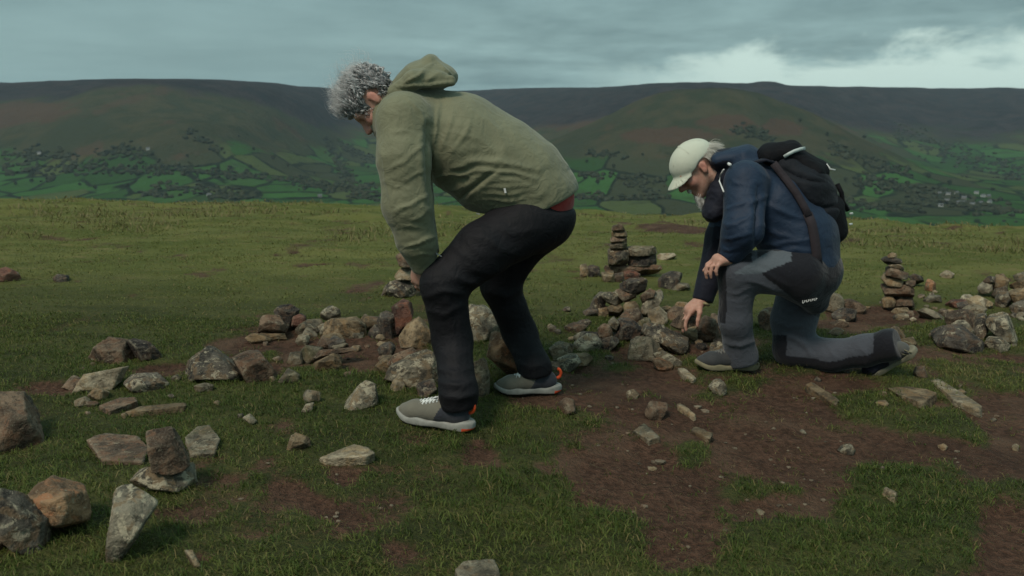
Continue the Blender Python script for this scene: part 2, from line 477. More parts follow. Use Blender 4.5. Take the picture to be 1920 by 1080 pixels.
BANDS = [  # px rows where the photograph shows dark woodland, (x0,y0,x1,y1,spread,count)
 (0, 290, 130, 300, 12, 70), (130, 318, 420, 328, 9, 120), (0, 322, 140, 322, 6, 40), (420, 330, 700, 352, 8, 110), (290, 352, 480, 366, 9, 60),
 (395, 372, 470, 372, 5, 26), (560, 345, 720, 372, 10, 80), (610, 270, 660, 345, 12, 90), (640, 275, 700, 300, 10, 60),
 (230, 282, 270, 300, 8, 34), (180, 295, 230, 292, 4, 20), (350, 252, 420, 290, 4, 30), (270, 365, 320, 372, 4, 20), (90, 338, 110, 336, 3, 8),
 (1380, 250, 1440, 258, 10, 50), (1680, 250, 1920, 330, 22, 220), (1560, 280, 1700, 330, 12, 70), (1700, 370, 1900, 400, 14, 120),
 (1090, 330, 1250, 345, 4, 44), (1080, 372, 1240, 376, 4, 40), (1600, 340, 1800, 372, 14, 90), (1100, 290, 1180, 296, 5, 24), (1180, 345, 1250, 378, 4, 26), (1560, 380, 1720, 396, 8, 50),
]
vs_, fs_, nv_ = [], [], 0
for (x0, y0, x1, y1, sp, cnt) in BANDS:
    sv = rng.random(cnt)
    for h in far_hits(x0 + (x1 - x0) * sv + rng.normal(size=cnt) * 3, y0 + (y1 - y0) * sv + rng.normal(size=cnt) * sp * 0.5):
        if h is None: continue
        for q in range(2):
            r = rng.uniform(3.5, 7.5); rz = r * rng.uniform(0.5, 0.8)
            xx, yy = h[0] + rng.normal() * 7, h[1] + rng.normal() * 9
            vs_.append(blob(xx, yy, far_g(xx, yy) + rz * 0.55, r, rz, int(rng.integers(999))))
            fs_.append(IF1 + nv_); nv_ += len(IV1)
wood = link('valley_woodland', mesh_from('valley_woodland', np.concatenate(vs_), np.concatenate(fs_), [m_wood], smooth=False))
tag(wood, 'dark woods and hedgerows spread along the valley floor', 'woodland', kind='stuff')

m_bark, t, b = newmat('far_bark'); b.inputs['Base Color'].default_value = (0.04, 0.032, 0.025, 1); b.inputs['Roughness'].default_value = 1
def leafy_crown(seed, n=34):
    r = np.random.default_rng(seed); vv, fc, k = [], [], 0
    for q in range(n):
        d = r.normal(size=3); d /= np.linalg.norm(d); rad = r.random() ** 0.4
        c = d * rad * np.array([3.6, 3.6, 3.3]) + np.array([0, 0, 6.3])
        s = r.uniform(0.7, 1.5)
        v = IV1 * (1 + 0.6 * vnoise(IV1 * 2.1 + q * 5.1 + seed, seed)[:, None]) * s + c
        vv.append(v); fc.append(IF1 + k); k += len(IV1)
    return mesh_from('crown', np.concatenate(vv), np.concatenate(fc), [m_wood], smooth=False)
def tube(pts, rad, sides=6, cap=True):
    pts = np.asarray(pts, float); n = len(pts); rad = np.broadcast_to(np.asarray(rad, float), (n,))
    tan = np.gradient(pts, axis=0); tan /= np.linalg.norm(tan, axis=1)[:, None] + 1e-9
    ref = np.array([0.31, 0.17, 0.93]) if abs(tan[0][2]) < 0.9 else np.array([1.0, 0.1, 0])
    a = np.cross(tan, ref); a /= np.linalg.norm(a, axis=1)[:, None] + 1e-9
    b_ = np.cross(tan, a)
    ang = np.arange(sides) * 2 * math.pi / sides
    v = pts[:, None] + rad[:, None, None] * (a[:, None] * np.cos(ang)[None, :, None] + b_[:, None] * np.sin(ang)[None, :, None])
    v = v.reshape(-1, 3)
    i = np.arange(n * sides).reshape(n, sides); j = np.roll(i, -1, axis=1)
    f = [np.stack([i[:-1], j[:-1], j[1:], i[1:]], -1).reshape(-1, 4)]
    if cap:
        v = np.concatenate([v, pts[:1], pts[-1:]]); c0, c1 = len(v) - 2, len(v) - 1
        f.append(np.concatenate([np.stack([j[0], i[0], np.full(sides, c0)], -1), np.stack([i[-1], j[-1], np.full(sides, c1)], -1)]))
    return v, f
def trunk_mesh(seed):
    r = np.random.default_rng(seed); V, Q, T, k = [], [], [], 0
    segs = [([(0, 0, -1), (0.1, 0, 2), (0, 0.1, 4), (0.1, 0, 7)], [0.5, 0.38, 0.3, 0.1])]
    for q in range(4):
        a = r.uniform(0, 6.28); segs.append(([(0, 0, 3 + q * 0.6), (1.3 * math.cos(a), 1.3 * math.sin(a), 5 + q * 0.5), (2.4 * math.cos(a), 2.4 * math.sin(a), 6.6 + q * 0.4)], [0.2, 0.14, 0.05]))
    for pts, rad in segs:
        v, f = tube(pts, rad, 5); V.append(v); Q.append(f[0] + k); T.append(f[1] + k); k += len(v)
    return mesh_from('trunk', np.concatenate(V), [np.concatenate(Q), np.concatenate(T)], [m_bark])
crowns = [leafy_crown(s) for s in (11, 12, 13)]; trunks = [trunk_mesh(s) for s in (21, 22, 23)]
TREES = [(448, 262), (476, 287), (512, 301), (352, 300), (300, 312), (540, 318), (590, 330), (470, 318), (398, 334), (258, 338), (205, 334), (150, 352), (60, 345), (30, 352),
 (180, 360), (240, 352), (650, 330), (690, 318), (676, 345), (1120, 352), (1150, 318), (1205, 300), (1225, 352), (1100, 312), (1600, 300), (1620, 316), (1655, 342), (1700, 352), (1585, 344),
 (1740, 338), (1780, 350), (1640, 366), (1685, 384), (1860, 362), (1885, 340), (1570, 362), (1615, 400), (1550, 262), (1500, 236), (1620, 262)]
for k, (px, py) in enumerate(TREES):
    h = far_hit(px, py)
    if h is None: continue
    h[2] = far_g(h[0], h[1])
    e = empty('valley_tree', h); s = rng.uniform(0.9, 1.5); e.scale = (s, s, s * rng.uniform(0.85, 1.1)); e.rotation_euler = (0, 0, rng.uniform(0, 6.28))
    for nm_, me in (('trunk', trunks[k % 3]), ('crown', crowns[k % 3])):
        o = bpy.data.objects.new(nm_, me); COL.objects.link(o); o.parent = e
    where_ = ('on the slope under the left moor' if px < 420 else 'on the valley floor left of the bent person' if px < 720 else 'in the fields between the two people' if px < 1300 else 'on the slope behind the backpack' if py < 330 else 'in the valley fields at far right')
    tag(e, ('tall' if s > 1.2 else 'small') + ' dark round tree ' + where_, 'tree', 'single trees of the distant valley')

# ------------------------------------------------------------------ farms and village houses of the valley
m_wall, t, b = newmat('pale_render'); t.put(b.inputs['Base Color'], t.mix(t.noise(objco(t), 0.8, 3), (0.30, 0.30, 0.28), (0.42, 0.42, 0.39)))
m_stone, t, b = newmat('farm_stone'); t.put(b.inputs['Base Color'], t.mix(t.noise(objco(t), 0.8, 3), (0.12, 0.115, 0.10), (0.20, 0.19, 0.17)))
m_slate, t, b = newmat('slate_roof'); t.put(b.inputs['Base Color'], t.mix(t.noise(objco(t), 0.8, 3), (0.06, 0.065, 0.07), (0.12, 0.12, 0.125)))
def boxmesh(name, x0, x1, y0, y1, z0, z1, m):
    v = [(x, y, z) for z in (z0, z1) for y in (y0, y1) for x in (x0, x1)]
    f = [[0, 2, 3, 1], [4, 5, 7, 6], [0, 1, 5, 4], [1, 3, 7, 5], [3, 2, 6, 7], [2, 0, 4, 6]]
    return mesh_from(name, v, np.array(f), [m], smooth=False)
def gable(name, m):
    v = [(-6.4, -3.9, 5), (6.4, -3.9, 5), (6.4, 3.9, 5), (-6.4, 3.9, 5), (-6.4, 0, 8.4), (6.4, 0, 8.4)]
    f4 = np.array([[0, 1, 5, 4], [2, 3, 4, 5], [3, 2, 1, 0]]); f3 = np.array([[0, 4, 3], [1, 2, 5]])
    return mesh_from(name, v, [f4, f3], [m], smooth=False)
m_win, t, b = newmat('window_glass_far'); b.inputs['Base Color'].default_value = (0.03, 0.035, 0.04, 1); b.inputs['Roughness'].default_value = 0.2
wallm = {0: boxmesh('wall', -6, 6, -3.5, 3.5, -2, 5.05, m_wall), 1: boxmesh('wall', -6, 6, -3.5, 3.5, -2, 5.05, m_stone)}
roofm = gable('roof', m_slate); chim = boxmesh('chimney', 4.6, 5.6, -0.6, 0.6, 7.2, 9.8, m_stone); winm = boxmesh('window', -0.6, 0.6, -0.06, 0.06, -0.7, 0.7, m_win)
HOUSES = [(278, 286, 0, 0.4, 'white farmhouse on the slope below the left moor', None), (75, 297, 0, 0.0, 'small white farmhouse among dark trees at the far left', None),
 (392, 370, 0, 0.2, 'white cottage beside a dark copse just above the near brow', None), (600, 370, 1, 0.1, 'grey stone barn on the valley floor left of the bent man', None)]
for k in range(14):
    HOUSES.append((1762 + (k % 7) * 16 + rng.uniform(-5, 5), 370 + (k // 7) * 14 + rng.uniform(-5, 5), 0 if k % 3 else 1, rng.uniform(-0.7, 0.7), ('white' if k % 3 else 'grey stone') + ' house in the ' + ('upper' if k < 7 else 'lower') + ' row of the distant village at right', 'houses of the distant village'))
for (px, py, kind_, rz, lab, grp) in HOUSES:
    h = far_hit(px, py)
    if h is None: continue
    h[2] = far_g(h[0], h[1])
    e = empty('farmhouse' if grp is None else 'village_house', h); e.rotation_euler = (0, 0, rz); e.scale = (0.75,) * 3
    w = bpy.data.objects.new('wall', wallm[kind_]); COL.objects.link(w); w.parent = e
    r_ = bpy.data.objects.new('roof', roofm); COL.objects.link(r_); r_.parent = e
    c_ = bpy.data.objects.new('chimney', chim); COL.objects.link(c_); c_.parent = r_
    for wx in (-3.6, 0, 3.6):
        for wz in (1.4, 3.7):
            wo_ = bpy.data.objects.new('window', winm); COL.objects.link(wo_); wo_.parent = w; wo_.location = (wx, -3.5, wz)
    tag(e, lab, 'house', grp)
# ------------------------------------------------------------------ gritstone
def rock_mat(name, dark, light, warm, lichen, seed, moss=0.0):
    m, t, b = newmat(name)
    p = objco(t)
    oi = t.node('ShaderNodeObjectInfo').outputs['Random']
    off = t.comb(t.math('MULTIPLY', oi, 31.0), t.math('MULTIPLY', oi, 17.0), seed * 1.7)
    add = t.node('ShaderNodeVectorMath', operation='ADD'); t.put(add.inputs[0], p); t.put(add.inputs[1], off)
    q = add.outputs[0]
    n1 = t.noise(q, 9.0, 6, 0.62, 0.3); n2 = t.noise(q, 34.0, 6, 0.65); n3 = t.noise(q, 150.0, 4, 0.6); n5 = t.noise(q, 16.0, 5, 0.6, 1.0)
    c = t.mix(t.ramp(n1, 0.40, 0.60), tuple(0.75 * k for k in dark), tuple(1.15 * k for k in light))
    c = t.mix(t.math('MULTIPLY', t.ramp(n5, 0.50, 0.58), 0.85), c, warm)
    c = t.mix(t.math('MULTIPLY', t.ramp(n2, 0.53, 0.61), 0.7), c, tuple(0.45 * k for k in dark))
    lm = t.math('MULTIPLY', t.ramp(t.math('ADD', t.math('MULTIPLY', t.noise(q, 26.0, 7, 0.72, 0.6), 0.7), t.math('MULTIPLY', n2, 0.3)), 0.585 - 0.09 * lichen, 0.62 - 0.08 * lichen), 0.35 + 0.55 * lichen)
    c = t.mix(lm, c, (0.36, 0.345, 0.28))
    c = t.mix(t.math('MULTIPLY', t.ramp(n3, 0.45, 0.7), 0.22), c, (0.30, 0.28, 0.24))
    if moss: c = t.mix(t.math('MULTIPLY', t.ramp(t.noise(q, 7.0, 5, 0.7), 0.52, 0.62), moss), c, (0.07, 0.085, 0.03))
    pt = t.node('ShaderNodeNewGeometry').outputs['Pointiness']
    c = t.mix(t.math('MULTIPLY', t.math('MULTIPLY', t.ramp(pt, 0.51, 0.60), t.ramp(n2, 0.35, 0.6)), 0.55), c, (0.30, 0.285, 0.235))
    c = t.mix(t.math('MULTIPLY', t.ramp(t.noise(q, 5.0, 4, 0.6), 0.5, 0.7), 0.55), c, tuple(0.6 * k for k in dark))
    c = t.mix(1.0, c, (0.98, 0.90, 0.78), 'MULTIPLY')
    hs = t.node('ShaderNodeHueSaturation'); t.put(hs.inputs['Color'], c)
    t.put(hs.inputs['Value'], t.ramp(oi, 0, 1, 0.8, 1.2, 'LINEAR')); t.put(hs.inputs['Saturation'], 1.0)
    t.put(b.inputs['Base Color'], hs.outputs[0])
    b.inputs['Roughness'].default_value = 0.9
    b.inputs['Specular IOR Level'].default_value = 0.25
    h = t.math('ADD', t.math('MULTIPLY', n2, 0.6), t.math('MULTIPLY', n3, 0.35))
    h = t.math('ADD', h, t.math('MULTIPLY', n1, 0.8))
    t.put(b.inputs['Normal'], t.bump(h, 1.0, 0.016))
    return m
RM = {
 'tan': rock_mat('gritstone_tan', (0.105, 0.080, 0.052), (0.225, 0.180, 0.122), (0.200, 0.135, 0.075), 0.0, 1),
 'orange': rock_mat('gritstone_orange', (0.125, 0.082, 0.052), (0.235, 0.155, 0.095), (0.270, 0.135, 0.075), 0.2, 2),
 'brown': rock_mat('gritstone_brown', (0.062, 0.046, 0.036), (0.150, 0.110, 0.083), (0.130, 0.075, 0.050), 0.15, 3),
 'red': rock_mat('gritstone_red', (0.070, 0.036, 0.034), (0.150, 0.075, 0.062), (0.190, 0.080, 0.055), 0.1, 4),
 'grey': rock_mat('gritstone_grey', (0.065, 0.062, 0.050), (0.160, 0.148, 0.118), (0.135, 0.105, 0.072), 0.4, 5, 0.35),
 'dark': rock_mat('gritstone_dark', (0.020, 0.019, 0.021), (0.062, 0.058, 0.056), (0.080, 0.055, 0.042), 0.25, 6),
 'lichen': rock_mat('gritstone_lichen', (0.062, 0.060, 0.052), (0.165, 0.158, 0.132), (0.150, 0.115, 0.075), 0.8, 7),
 'darklichen': rock_mat('gritstone_dark_lichen', (0.026, 0.025, 0.025), (0.085, 0.080, 0.072), (0.120, 0.085, 0.055), 0.6, 8),
 'pale': rock_mat('gritstone_pale', (0.190, 0.165, 0.125), (0.330, 0.300, 0.240), (0.260, 0.205, 0.130), 0.35, 9),
}
RK = [0]
def softmin(a, k):
    m = a.min(axis=1, keepdims=True)
    return (m[:, 0] - np.log(np.exp(-(a - m) / k).sum(axis=1)) * k)
def rock(label, mat, pts, base=None, flat=False, thick=1.0, cat='stone', group=None, sub=None, tilt=None, name='gritstone_block', back=0.0):
    RK[0] += 1; seed = RK[0]
    r = np.random.default_rng(1000 + seed)
    pp = np.array(pts, float).reshape(-1, 2)
    if flat:
        g = np.array([ground_hit(x, y) for x, y in pp])
        c = g.mean(0); rad = np.linalg.norm(g[:, :2] - c[:2], axis=1).mean()
        a_, b_, n_ = np.array([1., 0, 0]), np.array([0, 1., 0]), np.array([0, 0, 1.])
        pl = np.stack([g[:, 0] - c[0], g[:, 1] - c[1]], -1); th = max(0.022, 0.10 * rad)
    else:
        yb = pp[:, 1].max() if base is None else base
        w_px = np.ptp(pp[:, 0]); h_px = np.ptp(pp[:, 1])
        xm = pp[:, 0].mean()
        hit = ground_hit(xm, yb)
        if base is None:      # sink the foot of a resting stone into the turf
            lowm = pp[:, 1] > yb - 0.3 * h_px
            pp[lowm, 1] += 0.10 * h_px + 2
        sc = hit[1] / FPX
        half = 0.5 * min(max(w_px, h_px * 0.8), 1.9 * min(w_px, h_px)) * sc * thick
        Yc = hit[1] + half * 0.75 + back
        c = P(pp[:, 0].mean(), pp[:, 1].mean(), Yc)
        v = ray(pp[:, 0].mean(), pp[:, 1].mean()); v /= np.linalg.norm(v)
        a_ = np.array([1., 0, 0]); a_ = a_ - v * a_.dot(v); a_ /= np.linalg.norm(a_)
        b_ = np.cross(a_, v); n_ = -v
        q = np.array([CAM + ray(x, y) * (np.dot(c - CAM, v) / np.dot(ray(x, y), v)) for x, y in pp]) - c
        pl = np.stack([q @ a_, q @ b_], -1); th = half
    # outward planes of the outline
    area = 0.5 * np.sum(pl[:, 0] * np.roll(pl[:, 1], -1) - np.roll(pl[:, 0], -1) * pl[:, 1])
    if area < 0: pl = pl[::-1]
    N, H = [], []
    for k in range(len(pl)):
        e = pl[(k + 1) % len(pl)] - pl[k]; L = np.linalg.norm(e)
        if L < 1e-6: continue
        n2 = np.array([e[1], -e[0]]) / L
        h = n2 @ pl[k]
        if h <= 0.002: continue
        tl = r.normal() * 0.18
        N.append(a_ * n2[0] + b_ * n2[1] + n_ * tl); H.append(h)
    if flat:
        N.append(n_ + 0.04 * r.normal() * a_ + 0.04 * r.normal() * b_); H.append(th)
        N.append(-n_); H.append(th * 2.5)
    else:
        # top facet, front facet, flanks and back, uneven
        fr = [(0.95 + 0.2 * r.random(), (0.0 + r.normal() * 0.22, -0.12 + r.normal() * 0.1, 1.0)),
              (0.78 + 0.2 * r.random(), (r.normal() * 0.25, 0.95 + r.normal() * 0.15, 0.75)),
              (0.98 + 0.2 * r.random(), (0.9, r.normal() * 0.25, 0.8)), (0.98 + 0.2 * r.random(), (-0.9, r.normal() * 0.25, 0.8)),
              (1.0, (r.normal() * 0.2, r.normal() * 0.2, -1.0)), (1.05, (0.8, r.normal() * 0.3, -0.8)), (1.05, (-0.8, r.normal() * 0.3, -0.8))]
        ex = np.abs(pl[:, 0]).max(); ey = np.abs(pl[:, 1]).max()
        for f_, (na, nb_, nn) in fr:
            L = math.sqrt(na * na + nb_ * nb_ + nn * nn)
            na, nb_, nn = na / L, nb_ / L, nn / L
            N.append(a_ * na + b_ * nb_ + n_ * nn)
            H.append(f_ * math.sqrt((ex * na * 0.95) ** 2 + (ey * nb_ * 0.95) ** 2 + (th * nn) ** 2))
    N = np.array(N); N /= np.linalg.norm(N, axis=1)[:, None]; H = np.array(H)
    size_px = max(np.ptp(pp[:, 0]), np.ptp(pp[:, 1]))
    if sub is None: sub = 4 if size_px > 46 else 3
    V, F = {4: (IV5, IF5), 3: (IV4, IF4), 2: (IV3, IF3)}[sub]
    rad_ = float(np.mean(H))
    dirs = V.copy()
    if flat: dirs = dirs * np.array([1, 1, 0.45]); 
    else: dirs = (V[:, :1] * a_ * ex + V[:, 1:2] * b_ * ey + V[:, 2:] * n_ * th)
    dirs /= np.linalg.norm(dirs, axis=1)[:, None]
    # chips and broken faces: extra planes that shave the first hull
    dn = dirs @ N.T
    r0 = np.min(np.where(dn > 0.03, H[None] / np.maximum(dn, 0.03), 9.0), axis=1); r0 = np.minimum(r0, rad_ * 6)
    hull = dirs * r0[:, None]
    if not flat:
        for q in range(4):
            nv = r.normal(size=3); nv = nv / np.linalg.norm(nv)
            if nv @ n_ < -0.3: nv = -nv
            lat_ = abs(nv @ n_)
            N = np.vstack([N, nv]); H = np.append(H, (hull @ nv).max() * (r.uniform(0.66, 0.88) if lat_ > 0.35 else r.uniform(0.88, 0.97)))
    dn = dirs @ N.T
    rr = np.where(dn > 0.03, H[None] / np.maximum(dn, 0.03), 9.0)
    rr = np.minimum(rr, rad_ * 6)
    R = softmin(rr, rad_ * 0.007)
    vv = dirs * R[:, None]
    s = rad_ * 1.0
    ax_ = b_ * 0.85 + a_ * r.normal() * 0.4 + n_ * r.normal() * 0.3; ax_ = ax_ / np.linalg.norm(ax_)
    ly = (vv @ ax_) / s * r.uniform(2.2, 3.6) + 0.7 * fbm(vv / s * 1.3 + seed, 2, seed + 9)
    strat = np.abs((ly % 1.0) - 0.5) * 2
    vv = vv + dirs * (fbm(vv / (s * 0.8) + seed * 7.7, 3, seed)[:, None] * 0.05 * s + (0.5 - np.abs(fbm(vv / (s * 0.34) * np.array([1, 1, 1.8]) + seed, 4, seed + 50, 0.6)))[:, None] * 0.085 * s
              - (np.clip(0.22 - strat, 0, 1) / 0.22)[:, None] * 0.035 * s * (0.0 if flat else 1.0) + fbm(vv / (s * 0.10) + seed, 3, seed + 70)[:, None] * 0.03 * s) - dirs * 0.035 * s
    me = mesh_from(name, vv, F, [RM[mat]])
    o = link(name, me, loc=c)
    tag(o, label, cat, group)
    return o, c
